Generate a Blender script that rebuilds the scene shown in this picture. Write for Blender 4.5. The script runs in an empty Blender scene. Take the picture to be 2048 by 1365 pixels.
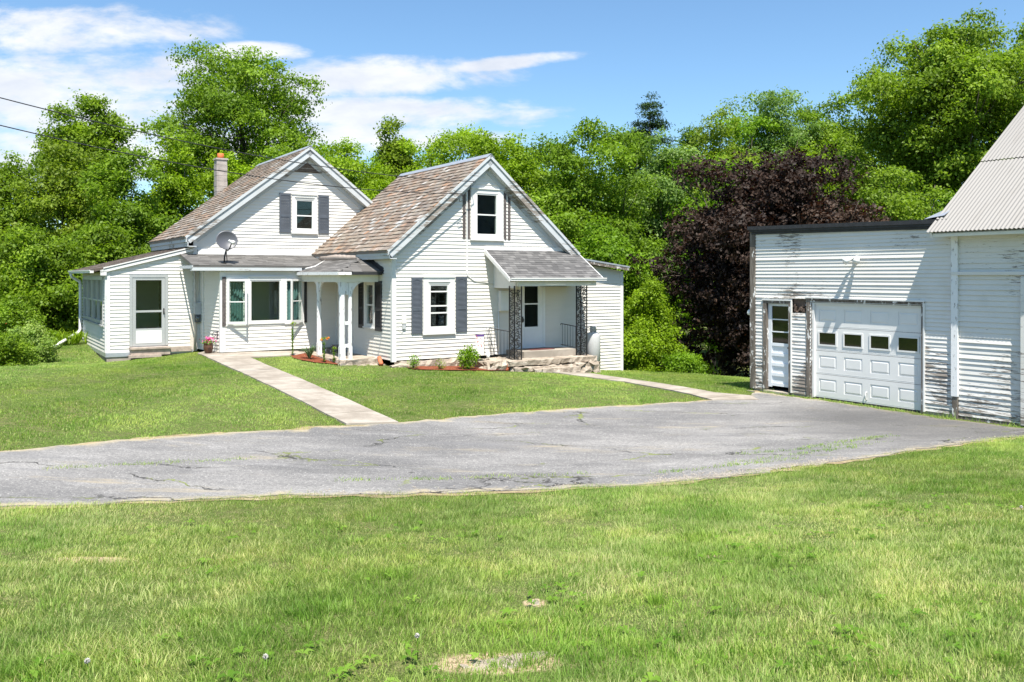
import bpy, bmesh, math, random
import numpy as np
from mathutils import Vector, Matrix
from mathutils.geometry import delaunay_2d_cdt
sc = bpy.context.scene
COL = sc.collection
R = math.radians
# ------------------------------------------------------------------ camera
EYE = 2.75
cd = bpy.data.cameras.new('camera'); cam = bpy.data.objects.new('camera', cd); COL.objects.link(cam)
cam.location = (0, 0, EYE); cam.rotation_euler = (R(90), 0, 0)
cd.sensor_width = 36; cd.lens = 1720 / 2048 * 36; cd.shift_y = -130.5 / 2048
cd.clip_start = 0.05; cd.clip_end = 4000
sc.camera = cam
# ------------------------------------------------------------------ light
SUN_EL, SUN_AZ = 63.0, 10.0          # behind the camera, a little to its right
sv = Vector((math.sin(R(SUN_AZ)) * math.cos(R(SUN_EL)), -math.cos(R(SUN_AZ)) * math.cos(R(SUN_EL)), math.sin(R(SUN_EL))))
sl = bpy.data.lights.new('sun', 'SUN'); sun = bpy.data.objects.new('sun', sl); COL.objects.link(sun)
sl.energy = 4.6; sl.angle = R(0.53); sl.color = (1.0, 0.955, 0.88)
sun.rotation_euler = sv.to_track_quat('Z', 'Y').to_euler(); sun.location = (20, -30, 60)
vs = sc.view_settings
vs.view_transform = 'Standard'; vs.look = 'None'; vs.gamma = 1; vs.use_curve_mapping = False; vs.exposure = 1.12
sc.cycles.use_denoising = True
sc.cycles.max_bounces = 7; sc.cycles.diffuse_bounces = 3; sc.cycles.transparent_max_bounces = 12
sc.cycles.transmission_bounces = 4; sc.cycles.glossy_bounces = 3
sc.cycles.use_adaptive_sampling = True; sc.cycles.adaptive_threshold = 0.006
sc.cycles.caustics_reflective = False; sc.cycles.caustics_refractive = False

class NT:
    """small helper to write node trees"""
    def __init__(s, tree): s.t = tree; s.n = tree.nodes; s.l = tree.links
    def new(s, typ, **kw):
        n = s.n.new(typ)
        for k, v in kw.items(): setattr(n, k, v)
        return n
    def put(s, sock, v):
        if isinstance(v, bpy.types.NodeSocket): s.l.new(v, sock)
        elif v is not None:
            if hasattr(sock, 'default_value'):
                if sock.type == 'RGBA' and len(v) == 3: v = (*v, 1)
                sock.default_value = v
    def math(s, op, a, b=None, c=None, clamp=False):
        n = s.new('ShaderNodeMath', operation=op); n.use_clamp = clamp
        s.put(n.inputs[0], a)
        if b is not None: s.put(n.inputs[1], b)
        if c is not None: s.put(n.inputs[2], c)
        return n.outputs[0]
    def mix(s, f, a, b, typ='MIX'):
        n = s.new('ShaderNodeMix', data_type='RGBA', blend_type=typ)
        s.put(n.inputs[0], f); s.put(n.inputs[6], a); s.put(n.inputs[7], b)
        return n.outputs[2]
    def noise(s, vec, scale, detail=4, rough=.55, dist=0.0, out=0):
        n = s.new('ShaderNodeTexNoise'); s.put(n.inputs['Vector'], vec)
        n.inputs['Scale'].default_value = scale; n.inputs['Detail'].default_value = detail
        n.inputs['Roughness'].default_value = rough; n.inputs['Distortion'].default_value = dist
        return n.outputs[out]
    def ramp(s, f, stops, interp='LINEAR'):
        n = s.new('ShaderNodeValToRGB'); s.put(n.inputs[0], f); cr = n.color_ramp; cr.interpolation = interp
        while len(cr.elements) > 1: cr.elements.remove(cr.elements[-1])
        for i, (p, c) in enumerate(stops):
            if isinstance(c, (int, float)): c = (c, c, c)
            e = cr.elements[0] if i == 0 else cr.elements.new(p)
            e.position = p; e.color = (*c, 1)
        return n.outputs[0]
    def maprange(s, v, a, b, c=0, d=1, typ='SMOOTHSTEP'):
        n = s.new('ShaderNodeMapRange', interpolation_type=typ)
        s.put(n.inputs[0], v); n.inputs[1].default_value = a; n.inputs[2].default_value = b
        n.inputs[3].default_value = c; n.inputs[4].default_value = d
        return n.outputs[0]
    def mapping(s, vec, scale=(1, 1, 1), rot=(0, 0, 0), loc=(0, 0, 0)):
        n = s.new('ShaderNodeMapping'); s.put(n.inputs[0], vec)
        n.inputs['Scale'].default_value = scale; n.inputs['Rotation'].default_value = rot; n.inputs['Location'].default_value = loc
        return n.outputs[0]
    def coord(s, out='Object'):
        return s.new('ShaderNodeTexCoord').outputs[out]
    def attr(s, name, out='Fac'):
        n = s.new('ShaderNodeAttribute'); n.attribute_name = name; return n.outputs[out]
    def sep(s, vec):
        n = s.new('ShaderNodeSeparateXYZ'); s.put(n.inputs[0], vec); return n.outputs
    def comb(s, x, y, z):
        n = s.new('ShaderNodeCombineXYZ'); s.put(n.inputs[0], x); s.put(n.inputs[1], y); s.put(n.inputs[2], z); return n.outputs[0]
    def bump(s, h, strength=.3, dist=.02):
        n = s.new('ShaderNodeBump'); s.put(n.inputs['Height'], h)
        n.inputs['Strength'].default_value = strength; n.inputs['Distance'].default_value = dist
        return n.outputs[0]

# ------------------------------------------------------------------ world: sky with clouds
w = bpy.data.worlds.new('World'); sc.world = w; w.use_nodes = True
W = NT(w.node_tree); W.n.clear()
sky = W.new('ShaderNodeTexSky', sky_type='NISHITA'); sky.sun_disc = False
sky.sun_elevation = R(SUN_EL); sky.sun_rotation = R(180 - SUN_AZ); sky.altitude = 300
sky.air_density = 1.0; sky.dust_density = 0.6; sky.ozone_density = 2.0
d = W.sep(W.coord('Generated'))
yy = W.math('MAXIMUM', d[1], 0.05)
ax = W.math('DIVIDE', d[0], yy); ez = W.math('DIVIDE', d[2], yy)
p = W.comb(ax, W.math('MULTIPLY', ez, 2.6), 0.0)
n1 = W.noise(p, 5.0, 7, .62, .35); n2 = W.noise(p, 17.0, 5, .6)
wob = W.math('ADD', W.math('MULTIPLY', W.math('SUBTRACT', n1, .5), 4.2), W.math('MULTIPLY', W.math('SUBTRACT', n2, .5), 1.8))
def ell(px, py, rx, ry, tilt=0.0):
    cx, cz = (px - 1024) / 1720, (552 - py) / 1720; rx /= 1720; ry /= 1720
    a = W.math('DIVIDE', W.math('SUBTRACT', ax, cx), rx)
    zz = W.math('SUBTRACT', W.math('SUBTRACT', ez, cz), W.math('MULTIPLY', W.math('SUBTRACT', ax, cx), tilt))
    b = W.math('DIVIDE', zz, ry)
    return W.math('SUBTRACT', 1.0, W.math('ADD', W.math('MULTIPLY', a, a), W.math('MULTIPLY', b, b)))
acc = None
for e in [(60, 65, 390, 60, .02), (130, 190, 480, 110, -.02), (300, 290, 520, 80, 0), (700, 160, 360, 48, .05), (760, 225, 420, 42, -.02), (1000, 128, 190, 17, .12),
          (640, 275, 460, 38, 0), (-400, 120, 420, 140, 0), (510, 105, 120, 22, 0), (-200, 330, 500, 90, 0)]:
    v = ell(*e); acc = v if acc is None else W.math('MAXIMUM', acc, v)
mask = W.maprange(W.math('ADD', acc, W.math('MULTIPLY', wob, .8)), 0.0, 1.0)
mask = W.math('MULTIPLY', mask, W.maprange(acc, -.9, .3))
mask = W.math('MULTIPLY', mask, W.maprange(d[1], 0.0, .3))
skyc = W.mix(1.0, sky.outputs[0], (0.78, 0.95, 1.02), 'MULTIPLY')
cl = W.ramp(W.noise(p, 9.0, 5, .6, .3), [(.28, (4.2, 4.4, 4.9)), (.62, (5.7, 5.7, 5.75))])
allc = W.mix(W.math('MULTIPLY', mask, .90), skyc, cl)
bg = W.new('ShaderNodeBackground'); W.put(bg.inputs[0], allc); bg.inputs[1].default_value = 0.088
W.l.new(bg.outputs[0], W.new('ShaderNodeOutputWorld').inputs[0])

# ------------------------------------------------------------------ object helpers
def tag(o, label=None, cat=None, group=None, kind=None):
    if label: o['label'] = label
    if cat: o['category'] = cat
    if group: o['group'] = group
    if kind: o['kind'] = kind
    return o
def empty(name, loc=(0, 0, 0), rz=0.0, label=None, cat=None, group=None):
    o = bpy.data.objects.new(name, None); COL.objects.link(o)
    o.location = loc; o.rotation_euler = (0, 0, rz); o.empty_display_size = .2
    return tag(o, label, cat, group)
class MB:
    """collects shapes and links them as ONE mesh object"""
    def __init__(s): s.v = []; s.f = []; s.a = []; s.m = []; s.cur = 0; s.rnd = 0.5; s.sm = False; s.fs = []
    def add(s, vs, fs):
        b = len(s.v); s.v += [tuple(x) for x in vs]; s.a += [s.rnd] * len(vs)
        for f in fs: s.f.append([b + i for i in f]); s.m.append(s.cur); s.fs.append(s.sm)
    def box(s, x0, x1, y0, y1, z0, z1):
        s.add([(x0, y0, z0), (x1, y0, z0), (x1, y1, z0), (x0, y1, z0), (x0, y0, z1), (x1, y0, z1), (x1, y1, z1), (x0, y1, z1)],
              [(0, 3, 2, 1), (4, 5, 6, 7), (0, 1, 5, 4), (1, 2, 6, 5), (2, 3, 7, 6), (3, 0, 4, 7)])
    def hexa(s, a, b):           # two quads (4 points each) joined to a solid
        s.add(list(a) + list(b), [(0, 1, 2, 3), (7, 6, 5, 4), (0, 4, 5, 1), (1, 5, 6, 2), (2, 6, 7, 3), (3, 7, 4, 0)])
    def prism(s, a, b):          # two outlines of n points joined to a solid
        n = len(a); s.add(list(a) + list(b), [tuple(range(n)), tuple(range(2 * n - 1, n - 1, -1))] + [(i, i + n, (i + 1) % n + n, (i + 1) % n) for i in range(n)])
    def tube(s, pts, rad, n=6, cap=True):
        pts = [Vector(p) for p in pts]
        if not isinstance(rad, (list, tuple)): rad = [rad] * len(pts)
        vs = []; up = Vector((0, 0, 1)); pu = None
        for i, p in enumerate(pts):
            t = (pts[min(i + 1, len(pts) - 1)] - pts[max(i - 1, 0)])
            if t.length < 1e-9: t = Vector((0, 0, 1))
            t.normalize()
            if pu is None: pu = t.cross(Vector((1, 0, 0)) if abs(t.x) < .8 else Vector((0, 1, 0))).normalized()
            pu = (pu - t * pu.dot(t)); pu = pu.normalized() if pu.length > 1e-6 else t.orthogonal().normalized()
            q = t.cross(pu)
            for k in range(n):
                an = 2 * math.pi * k / n; vs.append(p + (pu * math.cos(an) + q * math.sin(an)) * rad[i])
        fs = [(i * n + k, i * n + (k + 1) % n, (i + 1) * n + (k + 1) % n, (i + 1) * n + k) for i in range(len(pts) - 1) for k in range(n)]
        if cap: fs += [tuple(range(n - 1, -1, -1)), tuple(range((len(pts) - 1) * n, len(pts) * n))]
        o = s.sm; s.sm = True; s.add(vs, fs); s.sm = o
    def lathe(s, prof, n=16, c=(0, 0, 0)):
        vs = [(c[0] + r * math.cos(2 * math.pi * k / n), c[1] + r * math.sin(2 * math.pi * k / n), c[2] + z) for r, z in prof for k in range(n)]
        fs = [(i * n + k, i * n + (k + 1) % n, (i + 1) * n + (k + 1) % n, (i + 1) * n + k) for i in range(len(prof) - 1) for k in range(n)]
        fs += [tuple(range(n - 1, -1, -1)), tuple(range((len(prof) - 1) * n, len(prof) * n))]
        o = s.sm; s.sm = True; s.add(vs, fs); s.sm = o
    def build(s, name, mats, parent=None, loc=None):
        me = bpy.data.meshes.new(name); me.from_pydata(s.v, [], s.f)
        mats = mats if isinstance(mats, (list, tuple)) else [mats]
        for m in mats: me.materials.append(m)
        me.polygons.foreach_set('material_index', s.m); me.polygons.foreach_set('use_smooth', s.fs)
        at = me.attributes.new('rnd', 'FLOAT', 'POINT'); at.data.foreach_set('value', s.a)
        me.update()
        o = bpy.data.objects.new(name, me); COL.objects.link(o)
        if parent: o.parent = parent
        if loc: o.location = loc
        return o
def np_mesh(name, verts, faces_flat, totals, mat, rnd=None, parent=None, loc=None, smooth=False):
    me = bpy.data.meshes.new(name); nv = len(verts)
    me.vertices.add(nv); me.vertices.foreach_set('co', np.ascontiguousarray(verts, dtype=np.float32).ravel())
    me.loops.add(len(faces_flat)); me.loops.foreach_set('vertex_index', np.ascontiguousarray(faces_flat, dtype=np.int32))
    st = np.concatenate([[0], np.cumsum(totals)[:-1]]).astype(np.int32)
    me.polygons.add(len(totals)); me.polygons.foreach_set('loop_start', st); me.polygons.foreach_set('loop_total', np.asarray(totals, dtype=np.int32))
    if smooth: me.polygons.foreach_set('use_smooth', np.ones(len(totals), dtype=bool))
    if rnd is not None:
        at = me.attributes.new('rnd', 'FLOAT', 'POINT'); at.data.foreach_set('value', np.asarray(rnd, dtype=np.float32))
    me.materials.append(mat); me.update(calc_edges=True)
    o = bpy.data.objects.new(name, me); COL.objects.link(o)
    if parent: o.parent = parent
    if loc is not None: o.location = loc
    return o

# ------------------------------------------------------------------ materials
def mat(name, build):
    m = bpy.data.materials.new(name); m.use_nodes = True
    T = NT(m.node_tree); T.n.clear(); out = T.new('ShaderNodeOutputMaterial')
    sh = build(T); T.l.new(sh, out.inputs[0]); return m
def pbr(T, col, rough=.6, normal=None, metal=0.0, spec=.5, sub=None):
    b = T.new('ShaderNodeBsdfPrincipled'); T.put(b.inputs['Base Color'], col); T.put(b.inputs['Roughness'], rough)
    T.put(b.inputs['Metallic'], metal); b.inputs['Specular IOR Level'].default_value = spec
    if normal is not None: T.l.new(normal, b.inputs['Normal'])
    return b.outputs[0]
def plain(name, col, rough=.6, var=.12, scale=6.0, metal=0.0, bump=.0, spec=.5):
    def f(T):
        c = T.coord(); n = T.noise(c, scale, 5, .6)
        k = T.ramp(n, [(.3, 1 - var), (.7, 1 + var)])
        k2 = T.mix(1.0, (*col, 1), k, 'MULTIPLY')
        nm = T.bump(T.noise(c, scale * 8, 3), bump, .01) if bump else None
        return pbr(T, k2, rough, nm, metal, spec)
    return mat(name, f)
def m_siding(T):
    c = T.coord(); s = T.sep(c)
    streak = T.noise(T.mapping(c, (1.2, 1.2, 9)), 1.0, 5, .6)
    dirt = T.ramp(streak, [(.30, .955), (.55, 1.0)])
    low = T.math('MULTIPLY', T.maprange(s[2], 1.3, .3), T.maprange(T.noise(c, 2.2, 5, .65), .42, .75))
    col = T.mix(T.math('MULTIPLY', low, .6), T.mix(1.0, (.70, .668, .61), dirt, 'MULTIPLY'), (.60, .56, .47))
    return pbr(T, col, .45, None, 0, .4)
def peel(amount, lowz, top=(.67, .65, .61), bw=.85):
    def f(T):
        c = T.coord(); s = T.sep(c)
        st = T.mapping(c, (1.1, 1.1, 9.5))
        n = T.math('ADD', T.math('MULTIPLY', T.noise(st, 1.6, 7, .72), .62), T.math('MULTIPLY', T.noise(T.mapping(c, (3, 3, 30)), 2.2, 5, .7), .38))
        big = T.noise(c, .55, 3, .5)
        thr = T.math('ADD', n, T.math('MULTIPLY', T.math('SUBTRACT', big, .5), bw))
        thr = T.math('ADD', thr, T.math('MULTIPLY', T.maprange(s[2], lowz, 0.0), .13))
        msk = T.maprange(thr, amount, amount + .04)
        wood = T.ramp(T.noise(T.mapping(c, (2, 2, 40)), 3, 5, .7), [(.3, (.11, .09, .075)), (.7, (.34, .30, .255))])
        paint = T.mix(T.maprange(T.noise(c, 1.4, 6, .6), .45, .8), (*top, 1), (top[0] * .88, top[1] * .87, top[2] * .84, 1))
        return pbr(T, T.mix(msk, paint, wood), .65, T.bump(msk, -.35, .006), 0, .3)
    return f
def m_slate(T):
    r = T.attr('rnd'); c = T.coord()
    col = T.ramp(r, [(0, (.13, .10, .08)), (.18, (.20, .15, .115)), (.4, (.235, .192, .15)), (.58, (.185, .16, .14)), (.74, (.262, .22, .172)), (.86, (.265, .24, .215)), (.92, (.31, .175, .10)), (.975, (.40, .395, .375)), (1, (.27, .265, .255))])
    stn = T.noise(T.mapping(c, (1.6, 1, .7)), 1.3, 5, .65)
    col = T.mix(T.maprange(stn, .50, .74, 0, .55), col, (.34, .20, .115))
    col = T.mix(T.maprange(T.noise(c, 2.3, 6, .7), .52, .78, 0, .5), col, (.31, .25, .20))
    col = T.mix(T.maprange(T.noise(c, 18, 4, .7), .5, .8, 0, .3), col, (.10, .085, .07))
    return pbr(T, col, .72, T.bump(T.noise(c, 30, 4), .25, .01), 0, .3)
def m_shingle(c0, c1, c2):
    def f(T):
        r = T.attr('rnd'); c = T.coord()
        col = T.ramp(r, [(0, c0), (.5, c1), (1, c2)])
        col = T.mix(T.maprange(T.noise(c, 260, 2), .4, .7, 0, .35), col, (.08, .078, .076))
        return pbr(T, col, .9, T.bump(T.noise(c, 220, 3), .3, .004), 0, .2)
    return f
def m_concrete(base, dark, sc_=1.0):
    def f(T):
        c = T.coord(); n = T.noise(c, 1.3 * sc_, 7, .65); g = T.noise(c, 90 * sc_, 3, .6)
        col = T.mix(T.maprange(n, .38, .68), (*dark, 1), (*base, 1))
        col = T.mix(T.maprange(g, .45, .75, 0, .3), col, tuple(x * .6 for x in base))
        return pbr(T, col, .9, T.bump(T.math('ADD', n, T.math('MULTIPLY', g, .4)), .25, .02), 0, .2)
    return f
def m_walk(T):
    c = T.coord(); n = T.noise(c, 1.1, 7, .7); g = T.noise(c, 70, 3, .65); s = T.sep(T.mapping(c, (1, 1, 1), (0, 0, R(-33))))
    col = T.mix(T.maprange(n, .36, .66), (.25, .215, .175), (.40, .355, .30))
    col = T.mix(T.maprange(T.noise(T.mapping(c, (1, 3, 1)), 2.2, 5, .7), .55, .75, 0, .45), col, (.20, .17, .135))
    col = T.mix(T.maprange(g, .45, .7, 0, .35), col, (.18, .16, .13))
    jt = T.math('LESS_THAN', T.math('FRACT', T.math('DIVIDE', T.math('ADD', s[1], T.math('MULTIPLY', n, .03)), 1.52)), .02)
    col = T.mix(T.math('MULTIPLY', jt, .7), col, (.09, .08, .055))
    return pbr(T, col, .9, T.bump(T.math('SUBTRACT', T.math('ADD', n, T.math('MULTIPLY', g, .4)), jt), .3, .02), 0, .2)
def m_asphalt(T):
    c = T.coord(); s = T.sep(c)
    big = T.noise(T.mapping(c, (.5, 1.1, 1), (0, 0, R(-16))), .5, 6, .68); fine = T.math('ADD', T.math('MULTIPLY', T.noise(c, 85, 3, .8), .5), T.math('MULTIPLY', T.noise(c, 24, 4, .8), .5)); mid = T.noise(T.mapping(c, (.6, 1.8, 1)), 2.0, 6, .7)
    col = T.mix(T.maprange(big, .35, .68), (.155, .150, .146), (.29, .278, .262))
    col = T.mix(T.maprange(mid, .50, .74, 0, .55), col, (.37, .355, .34))
    col = T.mix(T.maprange(fine, .42, .56, .55, 0), col, (.06, .06, .062))
    col = T.mix(T.maprange(T.noise(c, 40, 2, .7), .60, .70, 0, .75), col, (.52, .50, .46))
    # earth and dry grass washed on to the tarmac
    ed = T.maprange(T.noise(T.mapping(c, (.35, 1.3, 1), (0, 0, R(-16))), 1.1, 7, .75), .55, .72, 0, .65)
    col = T.mix(ed, col, (.36, .30, .20))
    stn = T.maprange(T.noise(T.mapping(c, (.22, 1.6, 1), (0, 0, R(-16))), 1.3, 5, .6), .52, .72, 0, .55); col = T.mix(stn, col, (.15, .148, .15))
    eg = T.math('ADD', T.math('SUBTRACT', 1.0, T.attr('rnd')), T.math('MULTIPLY', T.math('SUBTRACT', T.noise(c, 2.6, 6, .75), .5), 1.5))
    col = T.mix(T.maprange(eg, .62, 1.1, 0, .8), col, T.mix(T.noise(c, 22, 3, .7), (.30, .24, .14), (.46, .40, .28)))
    wv = T.new('ShaderNodeVectorMath', operation='ADD')
    T.put(wv.inputs[0], T.mapping(c, (.30, .95, 1), (0, 0, R(-14))))
    nz = T.new('ShaderNodeVectorMath', operation='SCALE'); T.put(nz.inputs[0], T.noise(c, 1.1, 5, .65, 0, 1)); nz.inputs['Scale'].default_value = .75
    T.l.new(nz.outputs[0], wv.inputs[1])
    vo = T.new('ShaderNodeTexVoronoi', feature='DISTANCE_TO_EDGE'); T.l.new(wv.outputs[0], vo.inputs['Vector']); vo.inputs['Scale'].default_value = .62
    cr = T.maprange(vo.outputs[0], .003, .013, 1, 0)
    cr = T.math('MULTIPLY', cr, T.maprange(T.noise(c, .7, 3), .42, .56))
    moss = T.maprange(T.noise(c, 1.6, 4), .48, .60)
    col = T.mix(cr, col, T.mix(moss, (.05, .048, .045), (.17, .20, .05)))
    dv = T.new('ShaderNodeVectorMath', operation='DISTANCE'); T.put(dv.inputs[0], T.mapping(c, (1, 1, 0))); dv.inputs[1].default_value = (7.6, 16.0, 0)
    oil = T.math('MULTIPLY', T.maprange(T.math('ADD', dv.outputs['Value'], T.math('MULTIPLY', T.noise(c, .9, 5, .65), 2.4)), 4.6, 2.2), .62); col = T.mix(oil, col, (.075, .073, .072))
    h = T.math('SUBTRACT', T.math('ADD', T.math('MULTIPLY', fine, .7), T.math('MULTIPLY', mid, .4)), T.math('MULTIPLY', cr, 1.2))
    return pbr(T, col, .92, T.bump(h, .5, .02), 0, .2)
def m_ground(T):
    c = T.coord(); n = T.noise(c, .5, 5, .6); m = T.noise(c, 7, 6, .7); f = T.noise(c, 75, 4, .8)
    col = T.mix(T.maprange(m, .35, .7), (.10, .15, .03), (.24, .22, .10))
    col = T.mix(T.maprange(n, .42, .66, 0, .6), col, (.10, .18, .03))
    col = T.mix(T.maprange(f, .42, .6, .85, 0), col, (.035, .045, .012))
    col = T.mix(T.maprange(f, .56, .72, 0, .6), col, (.42, .36, .20))
    xy = T.sep(c); dirt = T.ramp(T.noise(c, 30, 5, .75), [(.3, (.17, .115, .07)), (.52, (.42, .32, .20)), (.72, (.56, .47, .34))]); acc = None
    for (bx, by, ra, rb_) in ((-.08, 4.56, .32, .17), (-3.35, 6.9, .30, .11), (5.0, 8.3, .2, .09), (5.6, 8.42, .15, .07), (.16, 5.74, .08, .10), (1.6, 6.9, .1, .06)):
        a = T.math('DIVIDE', T.math('SUBTRACT', xy[0], bx), ra); b = T.math('DIVIDE', T.math('SUBTRACT', xy[1], by), rb_)
        e = T.math('SUBTRACT', 1.3, T.math('ADD', T.math('MULTIPLY', a, a), T.math('MULTIPLY', b, b))); acc = e if acc is None else T.math('MAXIMUM', acc, e)
    col = T.mix(T.maprange(T.math('ADD', acc, T.math('MULTIPLY', T.math('SUBTRACT', m, .5), 1.6)), -.1, .5), col, dirt)
    return pbr(T, col, .95, T.bump(T.math('ADD', m, f), .5, .03), 0, .1)
def leafy(name, c0, c1, c2, trans=.45, tcol=None, gloss=.35):
    def f(T):
        r = T.attr('rnd'); c = T.coord()
        col = T.ramp(r, [(0, c0), (.5, c1), (1, c2)])
        col = T.mix(T.maprange(T.noise(c, .55, 3), .38, .66, 0, .5), col, c0)
        b = T.new('ShaderNodeBsdfPrincipled'); T.put(b.inputs['Base Color'], col); b.inputs['Roughness'].default_value = gloss + .15; b.inputs['Specular IOR Level'].default_value = .22
        t = T.new('ShaderNodeBsdfTranslucent'); T.put(t.inputs[0], T.mix(1.0, col, tcol or (1.25, 1.35, .55), 'MULTIPLY'))
        mx = T.new('ShaderNodeMixShader'); mx.inputs[0].default_value = trans
        T.l.new(b.outputs[0], mx.inputs[1]); T.l.new(t.outputs[0], mx.inputs[2]); return mx.outputs[0]
    return mat(name, f)
def m_grass(T):
    r = T.attr('rnd'); c = T.coord('Object')
    green = T.ramp(r, [(0, (.07, .155, .018)), (.2, (.15, .285, .028)), (.55, (.245, .415, .052)), (.86, (.37, .52, .115)), (.92, (.40, .42, .13)), (1, (.56, .50, .25))])
    dry = T.ramp(r, [(0, (.16, .26, .045)), (.25, (.31, .43, .105)), (.5, (.46, .52, .19)), (.72, (.60, .57, .29)), (1, (.62, .54, .30))])
    pn = T.math('ADD', T.math('MULTIPLY', T.noise(c, .42, 4, .6), .65), T.math('MULTIPLY', T.noise(c, 2.1, 4, .6), .35))
    ny = T.sep(c)[1]
    near = T.maprange(ny, 13.5, 10.5)
    f = T.math('MULTIPLY', T.maprange(pn, .38, .56), T.math('ADD', .22, T.math('MULTIPLY', near, .62)))
    col = T.mix(f, green, dry)
    col = T.mix(T.maprange(T.noise(c, 1.1, 3), .5, .7, 0, .5), col, (.13, .30, .018))
    band = T.noise(T.mapping(c, (.9, .16, 1), (0, 0, R(-32))), 1.0, 3, .5)
    col = T.mix(T.math('MULTIPLY', T.maprange(band, .46, .62), T.math('SUBTRACT', .62, T.math('MULTIPLY', near, .42))), col, (.42, .52, .13))
    col = T.mix(1.0, col, T.ramp(T.noise(c, .9, 5, .62), [(.3, (.62, .72, .62)), (.5, (1, 1, 1)), (.72, (1.28, 1.16, 1.1))]), 'MULTIPLY')
    b = T.new('ShaderNodeBsdfPrincipled'); T.put(b.inputs['Base Color'], col); b.inputs['Roughness'].default_value = .5; b.inputs['Specular IOR Level'].default_value = .3
    t = T.new('ShaderNodeBsdfTranslucent'); T.put(t.inputs[0], T.mix(1.0, col, (1.2, 1.25, .6), 'MULTIPLY'))
    mx = T.new('ShaderNodeMixShader'); mx.inputs[0].default_value = .4
    T.l.new(b.outputs[0], mx.inputs[1]); T.l.new(t.outputs[0], mx.inputs[2]); return mx.outputs[0]
def m_glass(T):
    lw = T.new('ShaderNodeFresnel'); lw.inputs[0].default_value = 1.55
    g = T.new('ShaderNodeBsdfGlossy'); g.inputs['Roughness'].default_value = .01; g.inputs[0].default_value = (.95, .98, .96, 1)
    t = T.new('ShaderNodeBsdfTransparent'); t.inputs[0].default_value = (.82, .87, .85, 1)
    mx = T.new('ShaderNodeMixShader'); T.put(mx.inputs[0], T.math('MULTIPLY', T.math('ADD', T.math('MULTIPLY', lw.outputs[0], 1.2), .045, clamp=True), T.math('SUBTRACT', 1.0, T.new('ShaderNodeNewGeometry').outputs['Backfacing'])))
    T.l.new(t.outputs[0], mx.inputs[1]); T.l.new(g.outputs[0], mx.inputs[2]); return mx.outputs[0]
def m_bark(T):
    c = T.coord(); n = T.noise(T.mapping(c, (6, 6, 1.2)), 2, 6, .7)
    return pbr(T, T.ramp(n, [(.3, (.045, .036, .028)), (.7, (.15, .125, .10))]), .9, T.bump(n, .6, .03), 0, .2)
def m_stone(T):
    c = T.coord(); n = T.noise(T.mapping(c, (1, 1, 3)), 2.2, 8, .7); k = T.noise(c, 9, 6, .7)
    col = T.ramp(n, [(.28, (.18, .145, .11)), (.5, (.37, .31, .245)), (.72, (.50, .45, .38))])
    col = T.mix(T.maprange(k, .55, .75, 0, .6), col, (.15, .12, .09))
    return pbr(T, col, .9, T.bump(T.math('ADD', n, k), .8, .06), 0, .2)
def m_wood_old(T):
    c = T.coord(); n = T.noise(T.mapping(c, (9, 9, 1.1)), 2.0, 6, .72); k = T.noise(T.mapping(c, (4, 4, 1.5)), 2.5, 6, .7)
    col = T.ramp(n, [(.3, (.06, .05, .042)), (.55, (.17, .145, .12)), (.75, (.31, .28, .24))])
    col = T.mix(T.maprange(k, .56, .62), col, (.70, .69, .66))
    return pbr(T, col, .85, T.bump(n, .5, .01), 0, .2)
def m_peelpost(T):
    c = T.coord(); k = T.noise(T.mapping(c, (7, 7, 2)), 2.4, 7, .72)
    col = T.mix(T.maprange(k, .565, .61), (.74, .74, .73), (.30, .28, .265))
    return pbr(T, col, .7, T.bump(k, .4, .01), 0, .3)
def m_tin(T):
    c = T.coord(); n = T.noise(T.mapping(c, (3, .5, .5)), 1.2, 6, .65)
    col = T.mix(T.maprange(n, .5, .75, 0, .5), (.235, .222, .205), (.18, .165, .145))
    col = T.mix(T.maprange(T.noise(c, 14, 5, .7), .63, .75, 0, .5), col, (.14, .12, .10))
    return pbr(T, col, .55, None, .0, .4)
def m_mulch(T):
    c = T.coord(); n = T.noise(c, 38, 5, .75, .4)
    return pbr(T, T.ramp(n, [(.3, (.05, .02, .012)), (.5, (.24, .065, .03)), (.72, (.42, .15, .07))]), .9, T.bump(n, 1.0, .05), 0, .2)
def m_verge(T):
    c = T.coord(); n = T.noise(c, 5, 6, .7); f = T.noise(c, 45, 4, .75)
    col = T.ramp(n, [(.3, (.20, .15, .09)), (.55, (.40, .32, .19)), (.75, (.52, .45, .31))])
    col = T.mix(T.maprange(f, .45, .7, 0, .6), col, (.13, .10, .06))
    return pbr(T, col, .95, T.bump(T.math('ADD', n, f), .8, .03), 0, .1)
M = {}
M['siding'] = mat('white_siding', m_siding)
M['trim'] = mat('white_trim', peel(.80, 0.2, (.66, .655, .63)))
M['oldtrim'] = mat('weathered_trim', peel(.57, 0.2, (.50, .52, .53)))
M['peel'] = mat('peeling_clapboard', peel(.555, 1.2))
M['barnpeel'] = mat('barn_clapboard', peel(.60, .9, (.66, .64, .60), .45))
M['slate'] = mat('slate', m_slate)
M['shingle'] = mat('asphalt_shingle', m_shingle((.085, .083, .082), (.125, .121, .118), (.18, .174, .168)))
M['porchshingle'] = mat('porch_shingle', m_shingle((.105, .098, .09), (.145, .137, .128), (.20, .188, .176)))
M['sunporchroof'] = mat('brown_shingle', m_shingle((.075, .055, .044), (.125, .098, .08), (.19, .155, .125)))
M['concrete'] = mat('concrete', m_concrete((.38, .335, .28), (.27, .235, .195)))
M['foundation'] = mat('foundation', m_concrete((.40, .35, .29), (.26, .22, .18), 1.6))
M['walk'] = mat('walk_concrete', m_walk)
M['asphalt'] = mat('asphalt', m_asphalt)
M['verge'] = mat('dirt_verge', m_verge)
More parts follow.
